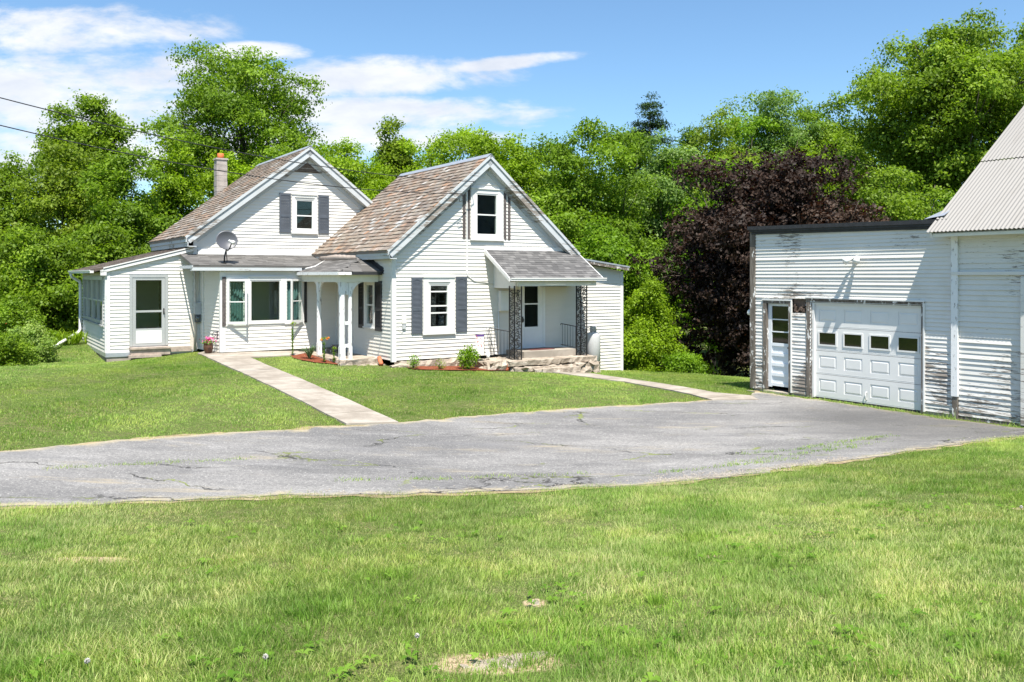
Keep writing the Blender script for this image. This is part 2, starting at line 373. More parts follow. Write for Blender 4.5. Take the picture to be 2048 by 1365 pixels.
M['ground'] = mat('ground', m_ground)
M['grass'] = mat('grass', m_grass)
M['glass'] = mat('window_glass', m_glass)
M['bark'] = mat('bark', m_bark)
M['stone'] = mat('stone', m_stone)
M['oldwood'] = mat('old_wood', m_wood_old)
M['peelpost'] = mat('peeling_post', m_peelpost)
M['tin'] = mat('painted_tin', m_tin)
M['mulch'] = mat('red_mulch', m_mulch)
M['shutter'] = plain('grey_shutter', (.075, .087, .105), .55, .15)
M['blackshutter'] = plain('black_shutter', (.02, .02, .022), .5, .2)
M['darkwood'] = plain('dark_wood', (.11, .075, .055), .8, .35, 9, bump=.3)
M['ghost'] = plain('bare_wood_strip', (.095, .08, .075), .9, .4, 12)
M['alu'] = plain('aluminium', (.46, .46, .45), .4, .05, 4, .35)
M['flash'] = plain('ridge_flashing', (.45, .47, .50), .4, .12, 3, .5)
M['door'] = plain('white_door', (.74, .76, .77), .4, .03)
M['white'] = plain('white_vinyl', (.68, .67, .645), .35, .03)
M['iron'] = plain('black_iron', (.016, .015, .015), .5, .3, 20)
M['black'] = plain('black_roll_roofing', (.022, .022, .024), .6, .4, 8, bump=.4)
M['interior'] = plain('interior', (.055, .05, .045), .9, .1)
M['curtain'] = plain('teal_curtain', (.085, .19, .18), .9, .2, 10)
M['dishgrey'] = plain('dish_grey', (.085, .088, .10), .45, .05)
M['cable'] = plain('black_cable', (.02, .02, .022), .6, .1)
M['meter'] = plain('meter_grey', (.42, .43, .43), .5, .1)
M['tank'] = plain('tank_grey', (.52, .52, .515), .4, .06, 3)
M['pot'] = plain('brown_pot', (.10, .045, .03), .35, .15)
M['pink'] = plain('pink_flower', (.75, .06, .30), .6, .3, 30)
M['orange'] = plain('orange_flower', (.75, .22, .02), .6, .3, 30)
M['terracotta'] = plain('terracotta', (.50, .15, .07), .8, .25, 12, bump=.4)
M['brick'] = plain('chimney_block', (.36, .32, .29), .9, .25, 5, bump=.5)
M['mat'] = plain('door_mat', (.12, .035, .03), .95, .3, 20)
M['flag'] = plain('flag_cloth', (.78, .74, .70), .9, .05)
M['purple'] = plain('flag_band', (.11, .055, .22), .9, .1)
M['red'] = plain('flag_red', (.55, .08, .05), .9, .1)
M['seed'] = plain('dandelion_clock', (.42, .40, .37), .9, .1)
M['garagedoor'] = plain('garage_door_paint', (.70, .69, .665), .4, .04, 2)
M['darkglass'] = mat('dark_glass', lambda T: pbr(T, (.006, .007, .006), .04, None, 0, .75))
M['lampglass'] = plain('lamp_glass', (.75, .76, .74), .3, .05)
M['cream'] = plain('cream_paint', (.72, .70, .62), .6, .05)
M['weed'] = leafy('weed_leaf', (.10, .21, .018), (.17, .31, .03), (.26, .40, .06), .4)
M['garland'] = plain('garland_flower', (.75, .38, .32), .8, .3, 30)
# ------------------------------------------------------------------ terrain
CP = np.array([(0, 0, 1.15), (-4, 2, 1.15), (4, 2, 1.28), (0, 4.3, .72), (-4, 5, .76), (4, 5.5, .86), (0, -8, 1.3), (-12, -4, 1.2), (12, -4, 1.6),
    (-5.4, 9.06, .3), (-2.5, 10.14, .15), (-.15, 10.55, .1), (3.17, 11.45, .1), (6.91, 13.57, .06), (8.53, 14.33, .06), (5.5, 9, .44), (9, 11, .48), (13, 14, .3),
    (-7, 11.76, .33), (-4.93, 13.6, .22), (-2.05, 15.4, .1), (1.82, 17.79, .02), (5.5, 19.3, 0), (-12, 9, .5), (-20, 10, .6),
    (5.81, 20.7, 0), (8.2, 17.2, 0), (9.3, 15.6, 0), (12, 20, 0), (16, 16, .05), (11, 26, -.5),
    (-3.3, 23.7, .22), (1.29, 24.4, -.03), (3.64, 28.31, -.39), (2.33, 24.93, -.13), (3.56, 23, -.1), (6.3, 29, -.59), (7.5, 27, -.48), (9, 35, -2.3), (2, 45, -3), (-18, 48, -2.5),
    (-9.18, 25.3, .45), (-7.49, 24.48, .41), (-6.38, 26.19, .40), (-5.64, 24.48, .32), (-11.83, 25.05, .22), (-10.9, 24.6, .28), (-14.83, 29.63, .55), (-12.6, 21.1, .48), (-8.9, 15, .42),
    (-20, 25, .3), (-26, 36, -1.2), (24, 30, -1), (30, 10, .5), (-32, 12, .8)])
def _tps():
    P = CP[:, :2]; n = len(P)
    r = np.linalg.norm(P[:, None] - P[None], axis=2); K = np.where(r > 0, r * r * np.log(np.maximum(r, 1e-9)), 0) + np.eye(n) * .8
    A = np.zeros((n + 3, n + 3)); A[:n, :n] = K; A[:n, n] = 1; A[:n, n + 1:] = P; A[n, :n] = 1; A[n + 1:, :n] = P.T
    return np.linalg.solve(A, np.concatenate([CP[:, 2], np.zeros(3)]))
TW = _tps()
def hz(x, y):
    x = np.asarray(x, float); y = np.asarray(y, float); sh = x.shape; x = x.ravel(); y = y.ravel(); out = np.zeros(len(x))
    for i in range(0, len(x), 20000):
        xx = x[i:i + 20000]; y_ = y[i:i + 20000]
        r = np.hypot(xx[:, None] - CP[None, :, 0], y_[:, None] - CP[None, :, 1])
        out[i:i + 20000] = (np.where(r > 0, r * r * np.log(np.maximum(r, 1e-9)), 0)) @ TW[:-3] + TW[-3] + TW[-2] * xx + TW[-1] * y_
    dd = np.hypot(x, y - 16); t = np.clip((dd - 27) / 14, 0, 1); t = t * t * (3 - 2 * t)
    far = np.where(y < 5, 1.2, -3.2) ; far = far + np.clip((dd - 45) / 200, 0, 1) * np.where(y < 5, 0, 3)
    return (out * (1 - t) + far * t).reshape(sh)
def gz(x, y): return float(hz(np.array([x]), np.array([y]))[0])
gx = np.concatenate([np.linspace(-900, -60, 12), np.linspace(-50, -23, 14), np.arange(-21.6, 21.7, .36), np.linspace(23, 50, 14), np.linspace(60, 900, 12)])
gy = np.concatenate([np.linspace(-600, -40, 8), np.linspace(-32, 0, 12), np.arange(1, 36, .36), np.linspace(37, 70, 16), np.linspace(80, 1500, 14)])
XX, YY = np.meshgrid(gx, gy); ZZ = hz(XX, YY); nx, ny = len(gx), len(gy)
idx = np.arange(nx * ny).reshape(ny, nx)
q = np.stack([idx[:-1, :-1], idx[:-1, 1:], idx[1:, 1:], idx[1:, :-1]], -1).reshape(-1, 4)
g = np_mesh('ground', np.stack([XX, YY, ZZ], -1).reshape(-1, 3), q.ravel(), np.full(len(q), 4), M['ground'], smooth=True)
tag(g, 'lawn ground under the grass around the white farmhouse', 'ground', kind='structure')

# house frame: x along the front to the right, y to the back; garage frame likewise
HA = R(33); HO = Vector((-3.307, 23.8, 0)); HM = Matrix.Translation(HO) @ Matrix.Rotation(HA, 4, 'Z')
GA = math.atan2(-1720, 1174); GO = Vector((5.813, 20.7, 0)); GM = Matrix.Translation(GO) @ Matrix.Rotation(GA, 4, 'Z')
def hw(u, v, z=0.0): return HM @ Vector((u, v, z))
def gw(u, v, z=0.0): return GM @ Vector((u, v, z))

def wig(pts, amp, step, seed, closed=True):
    """subdivide an outline and roughen it"""
    rr = random.Random(seed); o = []
    n = len(pts)
    for i in range(n if closed else n - 1):
        a, b = pts[i], pts[(i + 1) % n]; L = math.hypot(b[0] - a[0], b[1] - a[1]); k = max(1, int(L / step))
        for j in range(k):
            t = j / k; o.append((a[0] + (b[0] - a[0]) * t + rr.uniform(-amp, amp) * (j > 0), a[1] + (b[1] - a[1]) * t + rr.uniform(-amp, amp) * (j > 0)))
    return o
def inside(poly, x, y):
    p = np.array(poly); r = np.zeros(len(x), bool); j = len(p) - 1
    for i in range(len(p)):
        c = ((p[i, 1] > y) != (p[j, 1] > y)) & (x < (p[j, 0] - p[i, 0]) * (y - p[i, 1]) / (p[j, 1] - p[i, 1] + 1e-12) + p[i, 0]); r ^= c; j = i
    return r
def sheet(name, outline, lift, material, thick=0.0, step=.35):
    xs = [p[0] for p in outline]; ys = [p[1] for p in outline]
    ax_, ay_ = np.meshgrid(np.arange(min(xs), max(xs), step), np.arange(min(ys), max(ys), step)); ax_ = ax_.ravel(); ay_ = ay_.ravel()
    k = inside(outline, ax_, ay_)
    pts = [Vector(p) for p in outline] + [Vector((a, b)) for a, b in zip(ax_[k], ay_[k])]
    n = len(outline); r = delaunay_2d_cdt(pts, [], [list(range(n))], 1, 1e-4)
    V2 = r[0]; F = [list(f) for f in r[2]]
    xx = np.array([v.x for v in V2]); y2 = np.array([v.y for v in V2]); zz = hz(xx, y2) + lift
    vs_ = [(a, b, c) for a, b, c in zip(xx, y2, zz)]
    mb = MB(); mb.sm = True; mb.add(vs_, F)
    po = np.array(outline); dd_ = np.min(np.hypot(xx[:, None] - po[None, :, 0], y2[:, None] - po[None, :, 1]), axis=1); mb.a = list(np.clip(dd_ / .6, 0, 1))
    if thick:
        b = [(o[0], o[1], gz(*o) + lift) for o in outline]
        mb.sm = False
        for i in range(n):
            a, c = b[i], b[(i + 1) % n]; mb.add([a, c, (c[0], c[1], c[2] - thick), (a[0], a[1], a[2] - thick)], [(0, 1, 2, 3)])
    return mb.build(name, material)
near = [(-5.4, 9.06), (-4.71, 9.27), (-4.05, 9.61), (-2.5, 10.14), (-.15, 10.55), (1.74, 10.87), (3.17, 11.45), (4.88, 12.41), (6.91, 13.57), (8.53, 14.33), (11, 15.2)]
far = [(-7, 11.76), (-6.08, 12.68), (-4.93, 13.6), (-2.89, 14.88), (-2.05, 15.4), (-.23, 16.64), (1.82, 17.79), (4.41, 18.91), (5.35, 19.45), (5.75, 20.45)]
gfront = [tuple(gw(s, -.28)[:2]) for s in (0, 1.5, 3.0, 4.5, 6.0, 8.5)]
DRIVE = wig([(-16, 4.4), (-9, 7.4)] + near + gfront[::-1] + far[::-1] + [(-9.4, 9.9), (-17, 6.9)], .09, .22, 3)
VERGE = wig([(-16, 4.2), (-9, 7.2)] + [(a, b - .13) for a, b in near] + [(12.5, 15.6)] + gfront[::-1] + [(a + (.12 if a > 5 else 0), b + .12) for a, b in far[::-1]] + [(-9.4, 10.15), (-17, 7.2)], .10, .22, 13)
tag(sheet('dirt_verge', VERGE, .008, M['verge']), 'strip of dry tan thatch and dirt along the driveway edges', 'ground', kind='structure')
drive = tag(sheet('driveway', DRIVE, .020, M['asphalt'], .03), 'worn grey asphalt driveway with mossy cracks', 'driveway', kind='structure')
WALK = wig([tuple(hw(*p)[:2]) for p in [(-4.15, 4.6), (-4.42, -7.55), (-3.5, -7.72), (-3.13, 2.75), (-1.75, 2.95), (-1.3, 3.4), (-1.3, 4.05), (-3.55, 4.05), (-3.75, 5.2)]], .012, .5, 5)
tag(sheet('front_walk', WALK, .035, M['walk'], .08), 'pale concrete path from the driveway to the bay window', 'path', kind='structure')
SIDE = wig([tuple(hw(*p)[:2]) for p in [(4.2, -1.7), (5.5, -1.75), (5.37, -4.4), (4.72, -7.5), (5.0, -8.3), (4.68, -8.85), (3.8, -8.3), (4.05, -7.4), (4.62, -4.4)]], .02, .4, 6)
tag(sheet('side_path', SIDE, .032, M['walk'], .06), 'narrow pale concrete path from the canopied door to the garage', 'path', kind='structure')
BED1 = wig([tuple(hw(*p)[:2]) for p in [(-1.85, 3.2), (-2.0, 2.4), (-1.75, 1.3), (-1.35, .75), (-1.15, .8), (-1.22, 2.9), (-1.25, 3.4)]], .03, .25, 7)
BED2 = wig([tuple(hw(*p)[:2]) for p in [(.35, -.12), (.25, -.75), (1.1, -1.12), (2.2, -1.3), (2.95, -1.3), (2.9, -.12)]], .04, .25, 8)
tag(sheet('mulch_bed', BED1, .03, M['mulch'], 0, .15), 'red mulch bed beside the peeling porch posts', 'flower bed', kind='structure')
tag(sheet('mulch_bed', BED2, .03, M['mulch'], 0, .15), 'red mulch bed below the front window with grey shutters', 'flower bed', kind='structure')

# ------------------------------------------------------------------ wall building
class Fr:
    """a vertical wall plane: s along the wall, z up, o outwards"""
    def __init__(s, o, sd, nd): s.o = Vector((*o, 0)); s.s = Vector((*sd, 0)).normalized(); s.n = Vector((*nd, 0)).normalized()
    def __call__(s, a, z, o=0.0): p = s.o + s.s * a + s.n * o; return (p.x, p.y, z)
    def box(s, mb, s0, s1, z0, z1, o0, o1):
        mb.hexa([s(s0, z0, o0), s(s1, z0, o0), s(s1, z1, o0), s(s0, z1, o0)], [s(s0, z0, o1), s(s1, z0, o1), s(s1, z1, o1), s(s0, z1, o1)])
    def bar(s, mb, a, b, wd, o0, o1):     # straight board between two points of the wall
        d = Vector((b[0] - a[0], b[1] - a[1])).normalized(); n = Vector((-d.y, d.x)) * wd / 2
        q = [(a[0] - n.x, a[1] - n.y), (b[0] - n.x, b[1] - n.y), (b[0] + n.x, b[1] + n.y), (a[0] + n.x, a[1] + n.y)]
        mb.hexa([s(*p, o0) for p in q], [s(*p, o1) for p in q])
def clip(poly, f):
    o = []
    for i in range(len(poly)):
        a, b = poly[i], poly[(i + 1) % len(poly)]; fa, fb = f(a), f(b)
        if fa >= 0: o.append(a)
        if fa * fb < 0: t = fa / (fa - fb); o.append((a[0] + (b[0] - a[0]) * t, a[1] + (b[1] - a[1]) * t))
    return o
def clapboard(mb, fr, poly, holes=(), pitch=.105, lap=.021, z0=None, wob=0.0, seed=1):
    rr = random.Random(seed)
    lo = min(p[1] for p in poly) if z0 is None else z0; hi = max(p[1] for p in poly); z = lo
    while z < hi - 1e-6:
        zt = z + pitch
        band = clip(clip(poly, lambda p: p[1] - z), lambda p: zt - p[1])
        lp = lap * (1 + rr.uniform(-wob, wob))
        if len(band) >= 3:
            pcs = [band]
            for (a0, b0, a1, b1) in holes:
                nw = []
                for pc in pcs:
                    if max(p[1] for p in pc) <= b0 or min(p[1] for p in pc) >= b1: nw.append(pc); continue
                    nw.append(clip(pc, lambda p: a0 - p[0])); nw.append(clip(pc, lambda p: p[0] - a1))
                    m = clip(clip(pc, lambda p: p[0] - a0), lambda p: a1 - p[0])
                    if len(m) >= 3: nw.append(clip(m, lambda p: b0 - p[1])); nw.append(clip(m, lambda p: p[1] - b1))
                pcs = [p for p in nw if len(p) >= 3]
            for pc in pcs:
                of = [lp * (1 - (p[1] - z) / pitch) for p in pc]
                mb.rnd = rr.random()
                mb.add([fr(p[0], p[1], o) for p, o in zip(pc, of)], [tuple(range(len(pc)))])
                for i in range(len(pc)):
                    a, b = pc[i], pc[(i + 1) % len(pc)]
                    if abs(a[1] - z) < 1e-5 and abs(b[1] - z) < 1e-5 and abs(a[0] - b[0]) > .01:
                        mb.add([fr(a[0], z, lp), fr(b[0], z, lp), fr(b[0], z, -.004), fr(a[0], z, -.004)], [(0, 1, 2, 3)])
        z = zt
def tiles(mb, o, al, up, L, H, course, width, th, seed, lift=.012, jit=.006, keep=None):
    """a roof slope covered course by course with single tiles; o lower corner, al along the eave, up the slope"""
    o = Vector(o); al = Vector(al).normalized(); up = Vector(up).normalized(); nn = al.cross(up)
    if nn.z < 0: nn = -nn
    rr = random.Random(seed); k = 0; h = 0.0
    while h < H - .02:
        s = -rr.uniform(0, width); top = min(h + course * 1.15, H)
        while s < L:
            wd = width * rr.uniform(.8, 1.2); a, b = max(s, 0), min(s + wd - .004, L); s += wd
            if b - a < .02: continue
            if keep and not keep((a + b) / 2, h + course / 2): continue
            mb.rnd = rr.random(); j = rr.uniform(0, jit); dl = lift * rr.uniform(.7, 1.3)
            p = [o + al * a + up * (h - j) + nn * (th + dl), o + al * b + up * (h - j * rr.uniform(0, 2)) + nn * (th + dl * rr.uniform(.8, 1.2)),
                 o + al * b + up * top + nn * th * .6, o + al * a + up * top + nn * th * .6]
            lo = [p[0] - nn * (th + dl), p[1] - nn * (th + dl)]
            mb.add([p[0], p[1], p[2], p[3], lo[0], lo[1]], [(0, 1, 2, 3), (4, 5, 1, 0), (4, 0, 3), (1, 5, 2)])
        h += course; k += 1
def slab(mb, a, b, c, d_, t):            # sloped board: four top corners and a thickness downwards
    q = [Vector(x) for x in (a, b, c, d_)]; mb.hexa([tuple(x) for x in q], [tuple(x - Vector((0, 0, t))) for x in q])

def window(house, fr, s0, s1, z0, z1, g0, g1, h0, h1, rails=(), trimmat='trim', proud=.05, sill=True, pane='glass'):
    """trim s0..s1 x z0..z1 round a pane g0..g1 x h0..h1"""
    mb = MB(); t = .025
    fr.box(mb, s0, g0 - t, z0, z1, -.03, proud); fr.box(mb, g1 + t, s1, z0, z1, -.03, proud)
    fr.box(mb, g0 - t, g1 + t, h1 + t, z1, -.03, proud - .004); fr.box(mb, g0 - t, g1 + t, z0, h0 - t, -.03, proud - .004)
    fr.box(mb, s0 - .01, s1 + .01, z1, z1 + .035, -.01, proud + .025)
    if z1 - h1 > .18: fr.box(mb, g0 - .06, g1 + .06, h1 + .09, h1 + .115, proud - .01, proud + .018)
    wn = mb.build('window', M[trimmat], house)
    mb = MB()
    fr.box(mb, g0 - t, g0 + .02, h0 - t, h1 + t, -.05, proud - .015); fr.box(mb, g1 - .02, g1 + t, h0 - t, h1 + t, -.05, proud - .015)
    fr.box(mb, g0 + .02, g1 - .02, h1 - .015, h1 + t, -.05, proud - .018); fr.box(mb, g0 + .02, g1 - .02, h0 - t, h0 + .015, -.05, proud - .018)
    for r_ in rails: fr.box(mb, g0 + .02, g1 - .02, r_ - .02, r_ + .02, -.04, proud - .028)
    mb.build('sash', M['white'], wn)
    mb = MB(); fr.box(mb, g0 + .005, g1 - .005, h0, h1, -.008, -.002); mb.build('pane', M[pane], wn)
    if sill:
        mb = MB(); fr.box(mb, s0 - .02, s1 + .02, z0 - .045, z0, -.01, proud + .03); mb.build('sill', M[trimmat], wn)
    return wn
def shutter(house, fr, s0, s1, z0, z1, m='shutter', arch=True):
    mb = MB(); st = .045; mid = z0 + (z1 - z0) * .43; o0, o1 = .02, .05
    fr.box(mb, s0, s0 + st, z0, z1, o0, o1); fr.box(mb, s1 - st, s1, z0, z1, o0, o1)
    fr.box(mb, s0 + st, s1 - st, z0, z0 + .10, o0, o1 - .003); fr.box(mb, s0 + st, s1 - st, z1 - .07, z1, o0, o1 - .003); fr.box(mb, s0 + st, s1 - st, mid - .04, mid + .04, o0, o1 - .003)
    if arch:
        c = (s0 + s1) / 2
        for sg in (-1, 1): mb.hexa([fr(c + sg * .02, z1 - .07, o0), fr(c + sg * (s1 - s0) * .36, z1 - .07, o0), fr(c + sg * (s1 - s0) * .36, z1 - .115, o0), fr(c + sg * .02, z1 - .085, o0)],
                                   [fr(c + sg * .02, z1 - .07, o1 - .005), fr(c + sg * (s1 - s0) * .36, z1 - .07, o1 - .005), fr(c + sg * (s1 - s0) * .36, z1 - .115, o1 - .005), fr(c + sg * .02, z1 - .085, o1 - .005)])
    for (a, b) in ((z0 + .10, mid - .04), (mid + .04, z1 - .07)):
        n = int((b - a) / .034)
        for i in range(n):
            z = a + (i + .5) * (b - a) / n
            q = [(z - .012, o1 - .008), (z + .014, o0 + .004)]
            mb.hexa([fr(s0 + st, q[0][0], q[0][1]), fr(s1 - st, q[0][0], q[0][1]), fr(s1 - st, q[1][0], q[1][1]), fr(s0 + st, q[1][0], q[1][1])],
                    [fr(s0 + st, q[0][0] + .006, q[0][1]), fr(s1 - st, q[0][0] + .006, q[0][1]), fr(s1 - st, q[1][0] + .006, q[1][1]), fr(s0 + st, q[1][0] + .006, q[1][1])])
    fr.box(mb, s0 + .01, s1 - .01, z0 + .01, z1 - .01, .012, o0)
    return mb.build('shutter', M[m], house)
def boxpart(name, parent, fr, args, m):
    mb = MB()
    for a in args: fr.box(mb, *a)
    return mb.build(name, M[m] if isinstance(m, str) else m, parent)
# ------------------------------------------------------------------ farmhouse
house = empty('farmhouse', HO, HA, 'white clapboard farmhouse with two slate gables, sun porch and peeling porch posts', 'house')
AP_M, ZM, KM = -.42, 6.97, .775            # main gable: ridge, height, pitch
AP_W, ZW, KW = 3.03, 6.296, .8613           # wing gable
F_main = Fr((0, 5.67), (1, 0), (0, -1)); F_bay = Fr((0, 4.1), (1, 0), (0, -1)); F_wing = Fr((0, 0), (1, 0), (0, -1))
F_spf = Fr((0, 5.69), (1, 0), (0, -1)); F_ws = Fr((0, 0), (0, 1), (-1, 0)); F_ps = Fr((-6.466, 0), (0, 1), (-1, 0)); F_bs = Fr((-3.6, 4.1), (-.25, 1.57), (-1.57, -.25))
F_ms = Fr((-4.02, 0), (0, 1), (-1, 0)); F_back = Fr((0, 10.9), (1, 0), (0, 1)); F_ls = Fr((8.26, 0), (0, 1), (1, 0)); F_mr = Fr((3.18, 0), (0, 1), (1, 0)); F_wr = Fr((6.2, 0), (0, 1), (1, 0)); F_wb = Fr((0, 5.72), (1, 0), (0, 1))
zm = lambda u, d=.15: ZM - KM * abs(u - AP_M) - d
zw = lambda u, d=.15: ZW - KW * abs(u - AP_W) - d
# walls, one mesh per wall, with real openings
def wall(name, fr, polys, holes=(), m='siding', **k):
    mb = MB()
    for p in polys: clapboard(mb, fr, p, holes, **k)
    return mb.build(name, M[m], house)
wall('wall', F_main, [[(-4.02, .5), (3.18, .5), (3.18, zm(3.18)), (AP_M, zm(AP_M)), (-4.02, zm(-4.02))]], [(-.80, 4.28, -.24, 5.22)])
wall('wall', Fr((0, 5.69), (1, 0), (0, -1)), [[(-6.466, .5), (-4.02, .5), (-4.02, 3.56), (-6.466, 2.88)]], [(-5.72, .66, -4.86, 2.72)], seed=4)
wall('wall', F_bay, [[(-3.6, .5), (0, .5), (0, 3.05), (-3.6, 3.05)]], [(-3.32, 1.39, -2.95, 2.57), (-2.74, 1.39, -1.83, 2.6), (-1.62, 1.39, -1.25, 2.57)], seed=2)
wall('wall', F_bs, [[(0, .5), (1.59, .5), (1.59, 3.35), (0, 3.05)]], seed=3)
wall('wall', F_wing, [[(0, .4), (6.2, .4), (6.2, zw(6.2)), (AP_W, zw(AP_W)), (0, zw(0))], [(5.7, -.44), (8.26, -.44), (8.26, .4), (5.7, .4)], [(6.2, .4), (8.26, .4), (8.26, 2.90), (6.2, 3.2)]],
     [(2.69, 3.97, 3.385, 5.15), (1.15, 1.29, 1.73, 2.48), (4.36, 1.17, 4.9, 2.52)], seed=5)
wall('wall', F_ws, [[(0, .4), (5.67, .4), (5.67, zw(0)), (0, zw(0))]], [(1.25, 1.34, 1.72, 2.49)], seed=6)
wall('wall', F_ps, [[(5.69, .5), (11, .5), (11, 2.86), (5.69, 2.86)]], [(6.15, 1.42, 8.2, 2.62), (8.45, 1.42, 10.5, 2.62)], seed=7)
wall('wall', F_ms, [[(5.67, .4), (10.9, .4), (10.9, zm(-4.02)), (5.67, zm(-4.02))]], m='darkwood', pitch=.18)
wall('wall', F_back, [[(-6.46, 0), (3.18, 0), (3.18, zm(3.18)), (AP_M, zm(AP_M)), (-4.02, 3.5), (-6.46, 2.86)]], pitch=.21)
wall('wall', F_mr, [[(5.72, 0), (10.9, 0), (10.9, zm(3.18)), (5.72, zm(3.18))]], pitch=.21)
wall('wall', F_wr, [[(0, -.4), (5.72, -.4), (5.72, zw(6.2)), (0, zw(6.2))]], pitch=.21)
wall('wall', F_wb, [[(.0, 3.0), (6.2, -.4), (6.2, zw(6.2)), (AP_W, zw(AP_W)), (.0, zw(0))]], pitch=.21)
wall('wall', F_ls, [[(0, -.5), (5.5, -.5), (5.5, 2.9), (0, 2.9)]], seed=9)
wall('wall', Fr((0, 5.5), (1, 0), (0, 1)), [[(6.2, -.5), (8.26, -.5), (8.26, 2.9), (6.2, 3.2)]], pitch=.21)
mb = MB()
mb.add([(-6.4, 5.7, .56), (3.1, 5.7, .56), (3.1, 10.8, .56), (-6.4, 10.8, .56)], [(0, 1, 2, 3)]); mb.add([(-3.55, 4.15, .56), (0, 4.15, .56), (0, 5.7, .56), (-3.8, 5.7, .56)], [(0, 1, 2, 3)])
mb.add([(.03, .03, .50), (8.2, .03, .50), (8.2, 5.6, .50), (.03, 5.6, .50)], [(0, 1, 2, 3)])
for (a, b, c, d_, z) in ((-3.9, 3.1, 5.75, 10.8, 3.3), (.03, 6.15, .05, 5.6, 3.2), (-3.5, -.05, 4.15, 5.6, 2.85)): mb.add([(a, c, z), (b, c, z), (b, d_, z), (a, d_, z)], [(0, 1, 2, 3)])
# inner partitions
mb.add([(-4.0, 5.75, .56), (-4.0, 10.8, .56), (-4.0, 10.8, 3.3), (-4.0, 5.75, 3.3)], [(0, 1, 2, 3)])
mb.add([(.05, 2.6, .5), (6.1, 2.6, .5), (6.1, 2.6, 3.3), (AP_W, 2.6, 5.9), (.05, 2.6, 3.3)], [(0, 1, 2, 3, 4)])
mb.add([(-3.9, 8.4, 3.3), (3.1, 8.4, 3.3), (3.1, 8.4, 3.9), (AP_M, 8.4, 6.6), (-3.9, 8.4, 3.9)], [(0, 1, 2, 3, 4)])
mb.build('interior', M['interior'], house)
# corner boards
for boards in ([(F_main, -4.03, -3.92, .45, zm(-4.02), .03)], [(F_spf, -6.48, -6.36, .5, 2.88, .03), (F_ps, 5.66, 5.78, .5, 2.86, .028)], [(F_bay, -3.62, -3.47, .5, 3.03, .03), (F_bs, -.03, .06, .5, 3.03, .03)],
               [(F_bs, 1.2, 1.26, .5, 3.2, .035)], [(F_wing, -.02, .10, .36, 3.3, .03), (F_ws, -.028, .07, .36, 3.3, .028)], [(F_wing, 8.17, 8.29, -.5, 2.9, .03)], [(F_bay, -.06, 0.0, .5, 3.0, .03)], [(F_bay, -3.47, -1.1, 2.71, 2.77, .03)]):
    mb = MB()
    for (fr, a, b, c, d_, o) in boards: fr.box(mb, a, b, c, d_, -.01, o)
    mb.build('corner_board', M['trim'], house)

# --- roofs
def gable_roof(name, ap, z, k, ul, ur, v0, v1, seed, cw=.20, ch=.175, rightplain=True):
    mb = MB(); mb.rnd = .5
    zl, zr = z - k * (ap - ul), z - k * (ur - ap)
    slab(mb, (ul, v0, zl), (ap, v0, z), (ap, v1, z), (ul, v1, zl), .07); slab(mb, (ap, v0, z), (ur, v0, zr), (ur, v1, zr), (ap, v1, z), .07)
    HL = math.hypot(ap - ul, z - zl); HR = math.hypot(ur - ap, z - zr)
    tiles(mb, (ul, v0, zl), (0, 1, 0), (1, 0, k), v1 - v0, HL, ch, cw, .006, seed, lift=.024, jit=.012)
    tiles(mb, (ur, v0, zr), (0, 1, 0), (-1, 0, k), v1 - v0, HR, ch, cw, .006, seed + 1)
    rf = mb.build(name, M['slate'], house)
    mb = MB()
    for sg in (-1, 1): mb.hexa([(ap, v0 - .02, z + .045), (ap + sg * .13, v0 - .02, z + .045 - .13 * k), (ap + sg * .13, v1, z + .045 - .13 * k), (ap, v1, z + .045)],
                               [(ap, v0 - .02, z + .03), (ap + sg * .13, v0 - .02, z + .03 - .13 * k), (ap + sg * .13, v1, z + .03 - .13 * k), (ap, v1, z + .03)])
    mb.build('ridge_cap', M['flash'], rf)
    return rf
r1 = gable_roof('roof', AP_M, ZM, KM, -4.33, 3.5, 5.39, 11.05, 11)
r2 = gable_roof('roof', AP_W, ZW, KW, -.28, 6.34, -.25, 5.78, 21)
def rake(fr, ap, z, k, ul, ur, roof, bed, m='oldtrim', wd=.24):
    """barge boards, soffit and bed mould under the front edge of a gable roof; fr is the plane of the front edge, bed its distance to the wall"""
    for (a, b) in ((ul, ap), (ur, ap)):
        sg = 1 if a < b else -1; L = Vector((b - a, (b - a) * k * sg)); L.normalize()
        za = z - k * abs(a - ap)
        nrm = Vector((L.y, -L.x)) if sg > 0 else Vector((-L.y, L.x))
        mb = MB(); o = nrm * (wd / 2 + .015)
        fr.bar(mb, (a + o.x, za + o.y), (b + o.x + L.x * (0 if sg < 0 else .0), z + o.y), wd, -.025, .0)
        o = nrm * .035; fr.bar(mb, (a + o.x, za + o.y), (b + o.x, z + o.y), .075, 0.0, .035)
        o = nrm * (wd + .01); fr.bar(mb, (a + o.x + L.x * .1, za + o.y + L.y * .1), (b + o.x, z + o.y), .03, -bed, -.03)
        o = nrm * (wd + .085); fr.bar(mb, (a + o.x + L.x * .25, za + o.y + L.y * .25), (b + o.x, z + o.y), .12, -bed + .0, -bed + .035)
        mb.build('barge_board', M[m], roof)
rake(Fr((0, 5.41), (1, 0), (0, -1)), AP_M, ZM, KM, -4.33, 3.4, r1, .26)
rake(Fr((0, -.23), (1, 0), (0, -1)), AP_W, ZW, KW, -.28, 6.34, r2, .23)
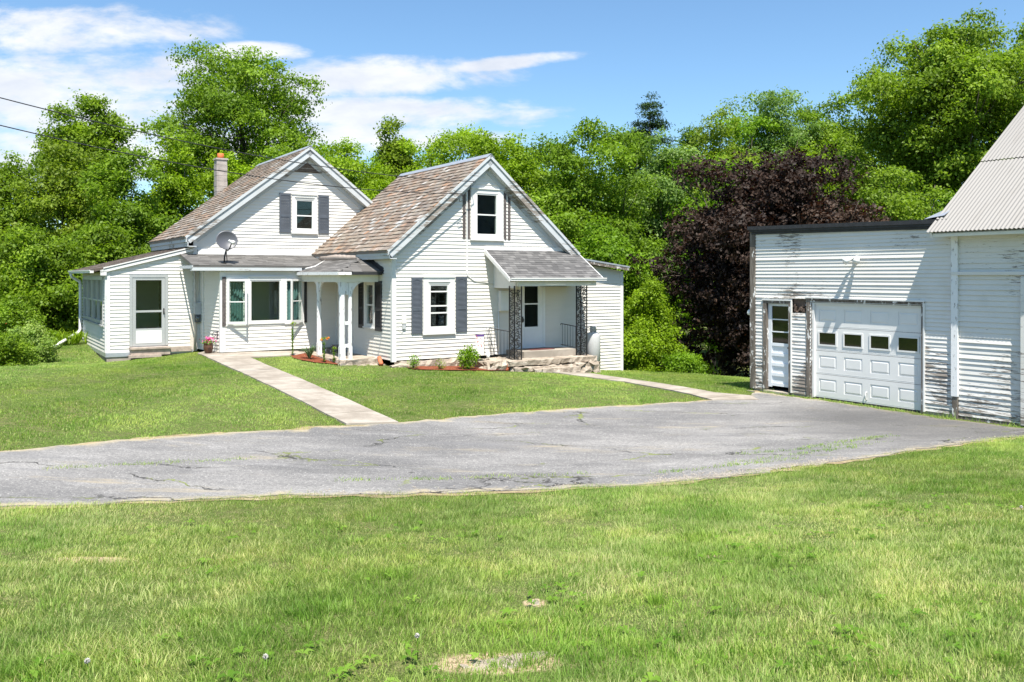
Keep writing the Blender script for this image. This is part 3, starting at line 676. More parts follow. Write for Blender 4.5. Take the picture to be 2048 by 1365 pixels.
# eave boxing
mb = MB()
ze = ZM - KM * (AP_M + 4.33)
mb.box(-4.31, -4.28, 5.32, 11.0, ze - .17, ze - .055); mb.box(-4.27, -4.24, 5.32, 11.0, ze - .30, ze - .16); mb.box(-4.26, -4.0, 5.33, 11.0, ze - .31, ze - .285)
mb.build('eave_fascia', M['oldtrim'], r1)
mb = MB(); ze = ZW - KW * (AP_W + .28)
mb.box(-.26, -.235, -.29, 5.7, ze - .14, ze - .045); mb.box(-.235, -.20, -.29, 5.7, ze - .22, ze - .13); mb.box(-.22, -.0, -.28, 5.7, ze - .235, ze - .21)
mb.build('eave_fascia', M['oldtrim'], r2)
# rolled flashing where the porch roof runs under the wing eave
mb = MB(); mb.tube([(-.20, 1.95, 3.30), (-.22, 3.4, 3.31), (-.16, 5.0, 3.33), (-.05, 5.5, 3.36)], [.10, .12, .12, .05], 10); mb.build('flashing', plain('brown_flashing', (.40, .33, .28), .7, .2, 5), r2)
# sun porch roof
mb = MB(); mb.rnd = .4
k = .262; z0 = 2.93
slab(mb, (-6.78, 5.60, z0), (-4.03, 5.60, z0 + k * 2.75), (-4.03, 11.1, z0 + k * 2.75), (-6.78, 11.1, z0), .06)
tiles(mb, (-6.78, 5.60, z0), (0, 1, 0), (1, 0, k), 5.5, 2.75 * math.hypot(1, k), .14, .3, .004, 31, lift=.008)
spr = mb.build('roof', M['sunporchroof'], house)
mb = MB(); f = Fr((0, 5.60), (1, 0), (0, -1)); f.bar(mb, (-6.62, z0 + k * .16 - .10), (-4.03, z0 + k * 2.75 - .10), .09, -.08, .0); f.bar(mb, (-6.55, z0 + k * .23 - .02), (-4.03, z0 + k * 2.75 - .02), .035, .0, .02)
f.box(mb, -6.62, -6.46, 2.76, 2.90, -.1, .0); mb.build('barge_board', M['white'], spr)
mb = MB(); mb.box(-6.88, -6.78, 5.75, 11.25, z0 - .10, z0 - .03); mb.box(-6.90, -6.87, 5.75, 11.25, z0 - .04, z0 - .01); gt = mb.build('gutter', M['white'], spr)
e_ = HM.inverted() @ Vector((-14.1, 25.9, gz(-14.1, 25.9) + .08))
mb = MB(); mb.tube([(-6.83, 11.0, 2.84), (-6.82, 11.0, 2.72), (-6.56, 11.03, 2.55), (-6.54, 11.03, 2.4), (-6.54, 11.03, .92), (-6.62, 10.9, .82), tuple(e_)], .05, 8); mb.build('downspout', M['white'], gt)
# bay roof and porch roof
mb = MB(); mb.rnd = .4; k = .2116
slab(mb, (-4.42, 3.93, 3.05), (-.02, 3.93, 3.05), (-.02, 5.66, 3.05 + k * 1.73), (-4.42, 5.66, 3.05 + k * 1.73), .05)
tiles(mb, (-4.42, 3.93, 3.05), (1, 0, 0), (0, 1, k), 4.4, 1.73 * math.hypot(1, k), .14, .32, .004, 41, lift=.008)
byr = mb.build('roof', M['porchshingle'], house)
mb = MB(); mb.box(-4.45, -1.2, 3.935, 3.965, 2.90, 3.005); mb.box(-4.45, -1.2, 3.965, 4.12, 2.89, 2.93); mb.box(-4.45, -4.42, 3.935, 5.6, 2.96, 3.05); mb.build('eave_fascia', M['oldtrim'], byr)
mb = MB(); mb.box(-3.9, -.1, 5.60, 5.66, 3.40, 3.58); mb.build('flashing', M['white'], byr)
mb = MB(); mb.rnd = .4; k = .35
slab(mb, (-1.32, .63, 2.86), (-.01, 1.94, 2.86 + k * 1.31), (-.01, 5.0, 2.86 + k * 1.31), (-1.32, 4.15, 2.86), .045)
slab(mb, (-1.32, .63, 2.86), (-.01, .63, 2.86), (-.01, 1.94, 2.86 + k * 1.31), (-1.31, .64, 2.86), .045)
tiles(mb, (-1.32, .63, 2.86), (0, 1, 0), (1, 0, k), 4.37, 1.31 * math.hypot(1, k), .14, .3, .004, 43, lift=.008, keep=lambda s, h: s > h * .945 and s < 3.5 + h * .8)
tiles(mb, (-1.32, .63, 2.86), (1, 0, 0), (0, 1, k), 1.31, 1.31 * math.hypot(1, k), .14, .3, .004, 44, lift=.008, keep=lambda s, h: s > h * .945)
pr = mb.build('roof', M['porchshingle'], house)
mb = MB(); mb.tube([(-.86, 3.75, 3.035), (-.05, 4.75, 3.29)], .022, 6); mb.tube([(-1.3, 4.15, 2.90), (-.86, 3.75, 3.035)], .022, 6); mb.tube([(-.05, 4.75, 3.29), (-.05, 5.4, 3.37)], .02, 6); mb.build('valley_flashing', M['white'], pr)
mb = MB(); mb.hexa([(-.03, .55, 2.80), (-.03, 2.1, 3.32), (-.03, 2.1, 3.48), (-.03, .55, 2.97)], [(-.002, .55, 2.80), (-.002, 2.1, 3.32), (-.002, 2.1, 3.48), (-.002, .55, 2.97)])
mb.box(-.95, -.03, .615, .63, 2.775, 2.85); mb.build('flashing', M['black'], pr)
mb = MB(); mb.box(-1.345, -1.32, .64, 4.15, 2.77, 2.86); mb.box(-1.32, -.95, .612, .63, 2.775, 2.852); mb.build('eave_fascia', M['peelpost'], pr)
mb = MB(); mb.box(-1.19, -1.01, .86, 4.09, 2.57, 2.78); mb.box(-1.01, -.03, .86, 1.04, 2.575, 2.785); mb.box(-1.30, -.02, .66, 4.09, 2.79, 2.805); mb.build('porch_beam', M['cream'], house)
def bracket(mb, c, dr, zt, L=.36, H=.42, th=.05):
    dx, dy = dr; pts = []
    for i in range(7):
        a = i / 6 * math.pi / 2; pts.append((L * (1 - math.cos(a)), -H + H * math.sin(a)))     # concave arc
    outl = pts + [(0, 0)]
    for s_ in (-1, 1): pass
    A = [(c[0] + dx * p[0] - dy * th / 2, c[1] + dy * p[0] + dx * th / 2, zt + p[1]) for p in outl]; B = [(c[0] + dx * p[0] + dy * th / 2, c[1] + dy * p[0] - dx * th / 2, zt + p[1]) for p in outl]
    for i in range(len(outl) - 2): mb.hexa([A[i], A[i + 1], A[-1], A[-1]], [B[i], B[i + 1], B[-1], B[-1]])
PF = .42
def post(u, v, h0, wd, dirs):
    mb = MB(); w2 = wd / 2; c = .25 * wd
    mb.box(u - w2, u + w2, v - w2, v + w2, h0, h0 + .35); mb.box(u - w2, u + w2, v - w2, v + w2, 2.25, 2.57)
    oc = lambda z: [(u - w2 + c, v - w2, z), (u + w2 - c, v - w2, z), (u + w2, v - w2 + c, z), (u + w2, v + w2 - c, z), (u + w2 - c, v + w2, z), (u - w2 + c, v + w2, z), (u - w2, v + w2 - c, z), (u - w2, v - w2 + c, z)]
    mb.prism(oc(h0 + .35), oc(2.25))
    p_ = mb.build('porch_post', M['peelpost'], house)
    for (dx, dy) in dirs:
        b = MB(); bracket(b, (u + dx * w2, v + dy * w2), (dx, dy), 2.57); b.build('bracket', M['peelpost'], p_)
    return p_
post(-1.1, 2.73, PF, .125, [(0, 1), (0, -1)])
p2 = post(-1.1, .95, PF, .15, [(0, 1)]); p3 = post(-.86, .95, PF, .10, [(1, 0)])
for (a, b) in ((1.38, 1.47), (.74, .84), (2.22, 2.57)): mb = MB(); mb.box(-1.02, -.91, .93, .97, a, b); mb.build('rail', M['peelpost'], p3)

# --- canopy over the front door
mb = MB(); mb.rnd = .4; k = .62; cz = 2.68
slab(mb, (2.98, -1.36, cz), (6.34, -1.36, cz), (6.34, -.0, cz + k * 1.36), (2.98, -.0, cz + k * 1.36), .04)
tiles(mb, (2.98, -1.38, cz), (1, 0, 0), (0, 1, k), 3.36, 1.38 * math.hypot(1, k), .125, .22, .004, 51, lift=.009)
cn = mb.build('canopy', M['shingle'], house)
mb = MB(); F_wing.box(mb, 2.98, 6.0, cz + k * 1.36 - .02, cz + k * 1.36 + .10, -.0, .045); mb.build('flashing', M['white'], cn)
for u in (2.955, 6.33):
    mb = MB(); mb.hexa([(u, -1.38, cz - .10), (u, -.02, cz + k * 1.36 - .12), (u, -.02, cz + k * 1.36 + .015), (u, -1.38, cz + .012)], [(u + .03, -1.38, cz - .10), (u + .03, -.02, cz + k * 1.36 - .12), (u + .03, -.02, cz + k * 1.36 + .015), (u + .03, -1.38, cz + .012)])
    mb.hexa([(u + .03, -1.33, cz - .09), (u + .03, -.02, cz + k * 1.31 - .10), (u + .03, -.02, cz + k * 1.31 - .12), (u + .03, -1.33, cz - .11)], [(u + .32, -1.33, cz - .09), (u + .32, -.02, cz + k * 1.31 - .10), (u + .32, -.02, cz + k * 1.31 - .12), (u + .32, -1.33, cz - .11)]) if u < 4 else None
    mb.build('barge_board', M['white'], cn)
F_cs = Fr((3.28, 0), (0, -1), (-1, 0))
mb = MB(); clapboard(mb, F_cs, [(0.0, 2.39), (1.22, 2.39), (1.22, 2.62), (0, 3.36)], pitch=.105, lap=.006); mb.build('side_panel', M['white'], cn)
mb = MB(); clapboard(mb, Fr((6.15, 0), (0, -1), (1, 0)), [(0.0, 2.45), (1.22, 2.45), (1.22, 2.62), (0, 3.36)], pitch=.105, lap=.006); mb.build('side_panel', M['white'], cn)
mb = MB(); mb.box(2.97, 6.42, -1.46, -1.385, cz - .075, cz + .0); mb.box(2.97, 6.42, -1.475, -1.455, cz - .02, cz + .01); mb.build('gutter', M['white'], cn)
mb = MB(); mb.box(3.3, 6.14, -1.3, -1.2, 2.45, 2.60); mb.box(3.3, 6.14, -1.2, -.0, 2.60, 2.615); mb.build('canopy_beam', M['cream'], cn)
mb = MB(); mb.box(4.95, 5.9, -.13, -.02, 2.42, 2.50); mb.build('ledger', M['oldwood'], cn)
def iron_panel(mb, a, b, z0, z1, seed):
    """wrought iron panel between two upright bars with scrolls and leaves"""
    rr = random.Random(seed); a = Vector((*a, 0)); b = Vector((*b, 0)); d_ = (b - a); L = d_.length; d_ = d_ / L; n = Vector((-d_.y, d_.x, 0))
    for p in (a, b): mb.box(p.x - .015, p.x + .015, p.y - .015, p.y + .015, z0, z1)
    for z in (z0 + .03, z1 - .12): mb.tube([tuple(a + Vector((0, 0, z))), tuple(b + Vector((0, 0, z)))], .009, 4)
    z = z0 + .06; i = 0
    while z < z1 - .14:
        H = .13; sg = 1 if i % 2 else -1; c = L / 2
        pts = []
        for t in range(13):
            q = t / 12; an = q * math.pi * 2.2
            pts.append(a + d_ * (c + sg * (L * .36) * math.sin(an) * (1 - .25 * q)) + Vector((0, 0, z + H * q)))
        mb.tube([tuple(p) for p in pts], .010, 4, False)
        for k_ in range(15):
            p = a + d_ * rr.uniform(.035, L - .035) + Vector((0, 0, z + rr.uniform(0, H))) + n * rr.uniform(-.006, .006); an = rr.uniform(0, 6.28); l = rr.uniform(.02, .038); wv = l * .42
            e1 = d_ * math.cos(an) + Vector((0, 0, math.sin(an))); e2 = -d_ * math.sin(an) + Vector((0, 0, math.cos(an)))
            mb.add([tuple(p - e1 * l), tuple(p + e2 * wv + n * .006), tuple(p + e1 * l), tuple(p - e2 * wv + n * .006), tuple(p - n * .004)], [(0, 1, 2, 3), (0, 4, 1), (1, 4, 2), (2, 4, 3), (3, 4, 0)])
        z += H; i += 1
mb = MB(); iron_panel(mb, (3.22, -1.24), (3.46, -1.24), .33, 2.46, 1); iron_panel(mb, (3.22, -1.24), (3.22, -.98), .33, 2.46, 2); mb.build('iron_column', M['iron'], house)
mb = MB(); iron_panel(mb, (5.62, -1.22), (5.84, -1.22), .30, 2.46, 3); iron_panel(mb, (5.62, -1.22), (5.62, -1.0), .30, 2.46, 4); mb.build('iron_column', M['iron'], house)
def railing(u0, u1, v0, v1, z0, z1, n, seed):
    mb = MB(); P = lambda t, z: (u0 + (u1 - u0) * t, v0 + (v1 - v0) * t, z)
    mb.tube([P(-.03, z1 - .04), P(0, z1), P(1, z1 - .05)], .013, 5); mb.tube([P(0, z0 + .03), P(1, z0 - .0)], .010, 5)
    for i in range(n): t = (i + .5) / n; mb.tube([P(t, z0), P(t, z1 - .05 * t)], .007, 4)
    return mb.build('railing', M['iron'], house)
railing(5.72, 5.64, -.08, -1.0, .57, 1.26, 6, 1); railing(3.12, 3.2, -.06, -.98, .42, 1.2, 6, 2)
mb = MB(); mb.tube([(3.0, -.06, 1.21), (3.18, -.2, .55)], .007, 4); mb.tube([(3.04, -.1, 1.2), (3.1, -.15, .5)], .007, 4); mb.build('railing', M['iron'], house)
def rough(mb, x0, x1, y0, y1, z0, z1, seed, amp=.03, st=.12):
    rr = np.random.default_rng(seed); bm = bmesh.new()
    nx_, ny_, nz_ = [max(1, int((b - a) / st)) for a, b in ((x0, x1), (y0, y1), (z0, z1))]
    def P(i, j, k): return (x0 + (x1 - x0) * i / nx_, y0 + (y1 - y0) * j / ny_, z0 + (z1 - z0) * k / nz_)
    cache = {}
    def V(i, j, k):
        if (i, j, k) not in cache:
            p = np.array(P(i, j, k)) + rr.normal(0, amp, 3) * np.array([1, 1, .45]); edge = (i in (0, nx_)) + (j in (0, ny_)) + (k in (0, nz_))
            if edge >= 2:
                c = np.array([(x0 + x1) / 2, (y0 + y1) / 2, (z0 + z1) / 2]); p += np.sign(c - p) * amp * .7
            cache[(i, j, k)] = len(vs_); vs_.append(tuple(p))
        return cache[(i, j, k)]
    vs_ = []; fs_ = []
    for i in range(nx_):
        for j in range(ny_): fs_.append((V(i, j, 0), V(i, j + 1, 0), V(i + 1, j + 1, 0), V(i + 1, j, 0))); fs_.append((V(i, j, nz_), V(i + 1, j, nz_), V(i + 1, j + 1, nz_), V(i, j + 1, nz_)))
    for i in range(nx_):
        for k in range(nz_): fs_.append((V(i, 0, k), V(i + 1, 0, k), V(i + 1, 0, k + 1), V(i, 0, k + 1))); fs_.append((V(i, ny_, k), V(i, ny_, k + 1), V(i + 1, ny_, k + 1), V(i + 1, ny_, k)))
    for j in range(ny_):
        for k in range(nz_): fs_.append((V(0, j, k), V(0, j, k + 1), V(0, j + 1, k + 1), V(0, j + 1, k))); fs_.append((V(nx_, j, k), V(nx_, j + 1, k), V(nx_, j + 1, k + 1), V(nx_, j, k + 1)))
    mb.add(vs_, fs_)
mb = MB()
rough(mb, 2.95, 6.08, -1.42, -.02, .17, .345, 1, .022); rough(mb, 3.05, 6.12, -1.50, -.1, -.02, .16, 2, .035); rough(mb, 2.4, 3.3, -1.25, -.1, -.05, .33, 3, .04); rough(mb, 3.7, 5.3, -1.68, -1.2, -.12, .10, 4, .02); rough(mb, 5.2, 6.2, -1.55, -.2, -.35, .2, 5, .05); rough(mb, 3.1, 6.0, -1.45, -.1, -.3, 0, 9, .03)
mb.build('stone_step', M['stone'], house)
mb = MB(); mb.box(3.72, 5.66, -.98, -.02, .34, .535); mb.build('door_step', M['concrete'], house)
mb = MB(); rough(mb, .05, 1.2, -.13, .02, .0, .385, 6, .025); rough(mb, 1.15, 2.0, -.12, .02, .0, .39, 7, .02); rough(mb, 1.95, 2.6, -.13, .02, -.05, .39, 8, .025); rough(mb, -.1, .5, -.3, .1, .08, .3, 12, .04)
mb.build('foundation', M['stone'], house)
mb = MB(); rough(mb, -1.25, -.0, .72, 4.08, .1, .42, 14, .018, .16); rough(mb, -1.0, .1, .45, .8, .05, .27, 15, .04); rough(mb, -1.3, -.9, .62, .8, .1, .36, 16, .03)
mb.build('porch_floor', M['stone'], house)
mb = MB(); mb.box(-.62, -.03, 2.85, 3.75, .42, .50); mb.box(-.34, -.03, 2.85, 3.75, .50, .60); mb.build('porch_step', M['oldwood'], house)
mb = MB(); mb.box(-6.46, -4.1, 5.60, 5.72, -.1, .42); mb.build('foundation', M['foundation'], house)
mb = MB(); mb.box(-6.46, -6.3, 5.72, 11, -.1, .42); mb.build('foundation', M['foundation'], house)
mb = MB(); mb.box(-3.56, -.05, 4.13, 4.3, .2, .5); mb.build('foundation', M['foundation'], house)
mb = MB(); mb.box(-6.47, -5.86, 5.575, 5.6, .38, .50); mb.box(-6.49, -6.465, 5.6, 11, .38, .50); mb.box(-6.47, -4.05, 5.6, 5.68, .42, .5); mb.build('skirt_board', M['flash'], house)
mb = MB(); mb.box(-5.85, -4.72, 5.40, 5.66, .58, .63); mb.box(-5.83, -4.74, 5.45, 5.6, .40, .58); mb.box(-5.9, -5.0, 5.36, 5.5, .34, .42); mb.box(-4.72, -4.1, 5.55, 5.64, .46, .60); mb.build('door_step', plain('worn_step', (.36, .29, .24), .9, .3, 7), house)
# door parts
def sdoor(name, fr, s0, s1, z0, z1, panes, m, handle, trim=.08):
    mb = MB(); fr.box(mb, s0 - trim, s0, z0, z1 + trim, -.02, .045); fr.box(mb, s1, s1 + trim, z0, z1 + trim, -.02, .045); fr.box(mb, s0, s1, z1, z1 + trim, -.02, .043)
    a0, a1 = min(p[0] for p in panes), max(p[1] for p in panes); b0, b1 = min(p[2] for p in panes), max(p[3] for p in panes)
    fr.box(mb, s0 + .004, a0, z0, z1 - .004, -.015, .03); fr.box(mb, a1, s1 - .004, z0, z1 - .004, -.015, .03); fr.box(mb, a0, a1, b1, z1 - .004, -.015, .029); fr.box(mb, a0, a1, z0, b0, -.015, .029)
    ps = sorted(panes, key=lambda p: p[2])
    for p, q_ in zip(ps[:-1], ps[1:]): fr.box(mb, a0, a1, p[3], q_[2], -.012, .028)
    if b0 - z0 > .4: fr.box(mb, a0 - .0, a1 + .0, z0 + .08, b0 - .07, .029, .036)
    dr = mb.build(name, M[m], house)
    mb = MB()
    for p in panes: fr.box(mb, p[0], p[1], p[2], p[3], .008, .013)
    mb.build('pane', M['glass'], dr)
    mb = MB(); fr.box(mb, handle[0] - .018, handle[0] + .018, handle[1] - .09, handle[1] + .09, .03, .04); mb.tube([fr(handle[0], handle[1] + .03, .035), fr(handle[0], handle[1] + .03, .08), fr(handle[0] + .0, handle[1] - .06, .085)], .012, 6); mb.build('handle', M['iron'], dr)
    return dr
F_sp = Fr((0, 5.69), (1, 0), (0, -1))
sdoor('storm_door', F_sp, -5.76, -4.84, .66, 2.70, [(-5.66, -4.94, 1.18, 1.66), (-5.66, -4.94, 1.72, 2.62)], 'alu', (-4.88, 1.68))
boxpart('kick_panel', house, F_sp, [(-5.66, -4.94, .74, 1.12, .03, .037)], 'white')
sdoor('front_door', F_wing, 4.24, 5.06, .545, 2.60, [(4.38, 4.88, 1.19, 1.87), (4.38, 4.88, 1.91, 2.51)], 'door', (4.31, 1.42))
mb = MB(); F_ws.box(mb, 2.78, 2.87, .42, 2.6, 0, .04); F_ws.box(mb, 3.73, 3.82, .42, 2.6, 0, .04); F_ws.box(mb, 2.87, 3.73, 2.52, 2.6, 0, .039); F_ws.box(mb, 2.87, 3.73, .5, 2.52, 0.01, .025); mb.build('side_door', M['white'], house)
# windows
window(house, F_main, -.95, -.09, 4.17, 5.40, -.80, -.24, 4.29, 5.22, (4.72,))
shutter(house, F_main, -1.36, -.98, 4.15, 5.43, arch=False); shutter(house, F_main, -.05, .32, 4.15, 5.43, arch=False)
window(house, F_wing, 2.49, 3.61, 3.83, 5.30, 2.69, 3.385, 3.97, 5.15, (4.55,))
for (a, b) in ((2.225, 2.315), (2.375, 2.465), (3.635, 3.725), (3.785, 3.875)): boxpart('bare_strip', house, F_wing, [(a, b, 3.83, min(5.38, zw(b if a < 3 else a, .32)), .0, .028)], 'ghost')
window(house, F_wing, .93, 1.95, 1.125, 2.70, 1.15, 1.73, 1.29, 2.48, (2.30, 1.89, 1.69))
shutter(house, F_wing, .565, .905, 1.12, 2.71); shutter(house, F_wing, 1.99, 2.36, 1.12, 2.73)
window(house, F_ws, 1.12, 1.88, 1.26, 2.58, 1.25, 1.72, 1.34, 2.49, (1.9,))
shutter(house, F_ws, .66, 1.09, 1.17, 2.6, 'blackshutter'); shutter(house, F_ws, 1.93, 2.29, 1.2, 2.57, 'blackshutter')
# bay window: fixed pane between two casements standing open
wn = window(house, F_bay, -2.80, -1.70, 1.30, 2.71, -2.735, -1.835, 1.39, 2.60, (), 'white', .05, False)
for (a, b) in ((-3.45, -2.80), (-1.70, -1.10)):
    mb = MB(); g0, g1 = (a + .1, b - .12) if a < -3 else (a + .06, b - .14)
    F_bay.box(mb, a, g0, 1.27, 2.71, -.03, .05); F_bay.box(mb, g1, b, 1.27, 2.71, -.03, .05); F_bay.box(mb, g0, g1, 1.27, 1.37, -.03, .048); F_bay.box(mb, g0, g1, 2.6, 2.71, -.03, .048)
    mb.build('casement_frame', M['white'], wn)
def casement(hinge, free, ang):
    sg = 1 if free > hinge else -1; a = R(ang)
    f = Fr((0, 4.1), (1, 0), (0, -1)); sd = Vector((math.cos(a) * sg, -math.sin(a), 0)); L = abs(free - hinge)
    fr = Fr((hinge, 4.1 - .05), (sd.x, sd.y), (-sd.y * sg * -1 if False else (-math.sin(a) * sg), -math.cos(a)))
    mb = MB(); w_ = .055
    fr.box(mb, 0, w_, 1.32, 2.65, -.02, .02); fr.box(mb, L - w_, L, 1.32, 2.65, -.02, .02); fr.box(mb, w_, L - w_, 2.59, 2.65, -.019, .019); fr.box(mb, w_, L - w_, 1.32, 1.39, -.019, .019); fr.box(mb, w_, L - w_, 1.965, 1.995, -.012, .012)
    s_ = mb.build('casement', M['white'], wn)
    mb = MB(); fr.box(mb, w_, L - w_, 1.39, 2.59, -.004, .004); mb.build('casement_pane', M['glass'], wn)
casement(-3.42, -2.86, 24); casement(-1.14, -1.64, 28)
for (a, b) in ((-3.36, -2.9), (-1.62, -1.2)):
    mb = MB(); n = 28
    for i in range(n):
        x0, x1 = a + (b - a) * i / n, a + (b - a) * (i + 1) / n; o0 = 4.19 + .02 * math.sin(i * 1.3); o1 = 4.19 + .02 * math.sin((i + 1) * 1.3)
        mb.add([(x0, o0, 1.3), (x1, o1, 1.3), (x1, o1, 2.65), (x0, o0, 2.65)], [(0, 1, 2, 3)])
    mb.build('curtain', M['curtain'], wn)
mb = MB(); F_bay.box(mb, -3.57, -3.47, 1.26, 2.72, .03, .05); mb.build('bare_strip', M['ghost'], house)
mb = MB(); F_bay.box(mb, -1.08, -1.0, 1.30, 2.58, .02, .045); mb.build('shutter', M['blackshutter'], house)
# sun porch side windows: two pairs
for v0 in (6.15, 8.45):
    mb = MB(); v1 = v0 + 2.05
    for (a, b) in ((v0 - .09, v0), (v1, v1 + .09), (v0 + .97, v0 + 1.08)): F_ps.box(mb, a, b, 1.30, 2.72, -.02, .05)
    F_ps.box(mb, v0, v1, 2.62, 2.72, -.02, .048); F_ps.box(mb, v0, v1, 1.32, 1.42, -.02, .048); F_ps.box(mb, v0 - .1, v1 + .1, 1.26, 1.30, -.01, .09)
    wn2 = mb.build('window', M['alu'], house)
    mb = MB()
    for a in (v0, v0 + 1.08): F_ps.box(mb, a, a + .97, 1.98, 2.03, -.02, .03); F_ps.box(mb, a + .46, a + .50, 2.03, 2.62, -.02, .02)
    mb.build('sash', M['alu'], wn2)
    mb = MB(); F_ps.box(mb, v0, v1, 1.42, 2.62, -.004, .002); mb.build('pane', M['glass'], wn2)
# gable vent
mb = MB(); F_main.bar(mb, (-.86, 6.165), (.08, 6.165), .03, 0, .04)
for i in range(9):
    z = 6.18 + i * .043; h = (6.57 - z) / (6.57 - 6.165) * .46
    if h > .02: F_main.bar(mb, (-.39 - h, z), (-.39 + h, z), .036, 0.012, .02 + .008 * (i % 2))
F_main.bar(mb, (-.87, 6.16), (-.39, 6.585), .025, 0, .035); F_main.bar(mb, (.09, 6.16), (-.39, 6.585), .025, 0, .034)
mb.build('gable_vent', M['darkwood'], house)
# lean-to roof at the right end
mb = MB(); slab(mb, (6.2, -.28, 3.33), (8.36, -.28, 3.06), (8.36, 5.7, 3.06), (6.2, 5.7, 3.33), .05); lr = mb.build('roof', M['flash'], house)
mb = MB(); Fr((0, -.27), (1, 0), (0, -1)).bar(mb, (6.22, 3.24), (8.34, 2.975), .12, -.02, .0); mb.build('barge_board', M['oldwood'], lr)
r_ = random.Random(5)
for (a, b, z0) in ((1.3, 1.66, 2.25), (1.3, 1.66, 1.98), (1.3, 1.66, 1.62)):
    mb = MB()
    for i in range(14): v_ = a + (b - a) * i / 13; z = z0 - .10 * math.sin(i / 13 * math.pi) + r_.uniform(-.02, .02); e = r_.uniform(.012, .024); mb.add([(.012, v_ - e, z), (.010, v_, z - e), (.012, v_ + e, z), (.010, v_, z + e)], [(0, 1, 2, 3)])
    mb.build('garland', M['garland'], house)
# chimney
mb = MB()
for i in range(25):
    z = 2.1 + i * .2; j = .004 * ((i * 7) % 3); mb.box(-1.96 - j, -1.58 + j, 11.12 - j, 11.5 + j, z, z + .192)
mb.box(-1.95, -1.59, 11.13, 11.49, 0, 7.09); mb.box(-1.99, -1.55, 11.09, 11.53, 7.09, 7.15)
ch = mb.build('chimney', M['brick'], house)
mb = MB(); mb.lathe([(.12, 7.1), (.12, 7.34), (.095, 7.34), (.095, 7.2)], 14, (-1.77, 11.31, 0)); mb.build('chimney_pot', plain('clay_flue', (.50, .13, .035), .8, .1), ch)
mb = MB(); F_wing.box(mb, 2.335, 2.37, 2.95, 5.2, .012, .05); mb.tube([F_wing(2.35, 2.95, .03), F_wing(2.38, 2.75, .03), F_wing(2.6, 2.60, .03), F_wing(3.25, 2.52, .03)], .014, 6); mb.build('conduit', M['white'], house)
mb = MB(); mb.tube([F_main(-4.0, 3.1, .06), F_main(-3.98, 1.5, .06), F_main(-4.0, .5, .07)], .035, 6); F_main.box(mb, -4.12, -3.92, .45, 1.6, -.02, .035); mb.build('service_board', plain('old_board', (.62, .56, .48), .8, .2, 4), house)
# ------------------------------------------------------------------ garage and barn
gar = empty('garage', GO, GA, 'low white garage with badly peeling clapboards and black roof edge', 'garage')
F_g = Fr((0, 0), (1, 0), (0, -1))
def gpart(name, m, fill, parent=gar):
    mb = MB(); fill(mb); return mb.build(name, M[m] if isinstance(m, str) else m, parent)
mb = MB(); clapboard(mb, F_g, [(.03, .06), (4.86, .06), (4.86, 3.76), (.03, 3.84)], [(.33, .06, 1.06, 2.16), (1.64, .06, 4.25, 2.16), (1.13, 1.90, 1.5, 2.22)], pitch=.0805, lap=.019, wob=.35, seed=8); mb.build('wall', M['peel'], gar)
def f(mb):
    mb.box(.03, .06, .05, 6.5, 0, 3.8); mb.box(.06, 4.86, 6.47, 6.5, 0, 3.8); mb.box(4.8, 4.84, .05, 6.47, 0, 3.8); mb.box(.3, 4.7, 1.6, 1.62, .03, 3.7)
gpart('wall', 'oldwood', f)
gpart('floor', 'interior', lambda mb: mb.box(.1, 4.7, .1, 6.4, -.02, .02))
gr = gpart('roof', 'black', lambda mb: mb.hexa([(-.06, -.09, 3.80), (4.84, -.09, 3.72), (4.84, 6.6, 3.72), (-.06, 6.6, 3.80)], [(-.06, -.09, 3.925), (4.84, -.09, 3.855), (4.84, 6.6, 3.855), (-.06, 6.6, 3.925)]))
gpart('roof_edge', 'black', lambda mb: (F_g.bar(mb, (-.02, 3.79), (4.7, 3.72), .10, 0.0, .05), F_g.bar(mb, (-.09, 3.89), (4.62, 3.815), .085, .05, .12)), gr)
gpart('corner_board', 'oldwood', lambda mb: (F_g.box(mb, -.08, .055, .05, 3.8, -.05, .035), F_g.box(mb, .055, .075, .05, 3.78, -.05, .03)))
for a in ((.02, .34, -.3, .07, -.3, .0), (1.08, 1.66, -.3, .10, -.3, .005), (4.2, 4.9, -.3, .06, -.3, .0), (.36, 1.04, -.3, .05, -.35, .10)): gpart('foundation', 'foundation', lambda mb: F_g.box(mb, *a))
# side door with three lights
dm = M['door']
def f(mb):
    F_g.box(mb, .40, .50, .13, 2.10, -.09, -.05); F_g.box(mb, .97, 1.03, .13, 2.10, -.09, -.05); F_g.box(mb, .50, .97, 2.04, 2.10, -.09, -.051); F_g.box(mb, .50, .97, 1.10, 1.17, -.09, -.051)
    for z in (1.435, 1.725): F_g.box(mb, .50, .97, z - .012, z + .012, -.085, -.052)
    for i in range(4): z = .16 + i * .235; F_g.box(mb, .50, .97, z, z + .07, -.09, -.052); F_g.box(mb, .50, .97, z + .07, z + .235, -.09, -.075)
dg = gpart('door', mat('peeling_door', peel(.68, .9, (.70, .73, .76))), f)
for (a, b) in ((1.17, 1.423), (1.447, 1.713), (1.737, 2.04)): gpart('door_pane', 'darkglass', lambda mb: F_g.box(mb, .50, .97, a, b, -.08, -.07), dg)
gpart('handle', 'iron', lambda mb: (F_g.box(mb, .985, 1.015, 1.0, 1.12, -.05, -.03), mb.tube([F_g(1.0, 1.08, -.03), F_g(1.0, 1.08, .0)], .02, 8)), dg)
gpart('door_frame', 'oldwood', lambda mb: (F_g.box(mb, .30, .40, .08, 2.17, -.1, .03), F_g.box(mb, .40, 1.04, 2.10, 2.16, -.1, .028), F_g.box(mb, 1.04, 1.10, .08, 2.2, -.1, .035)))
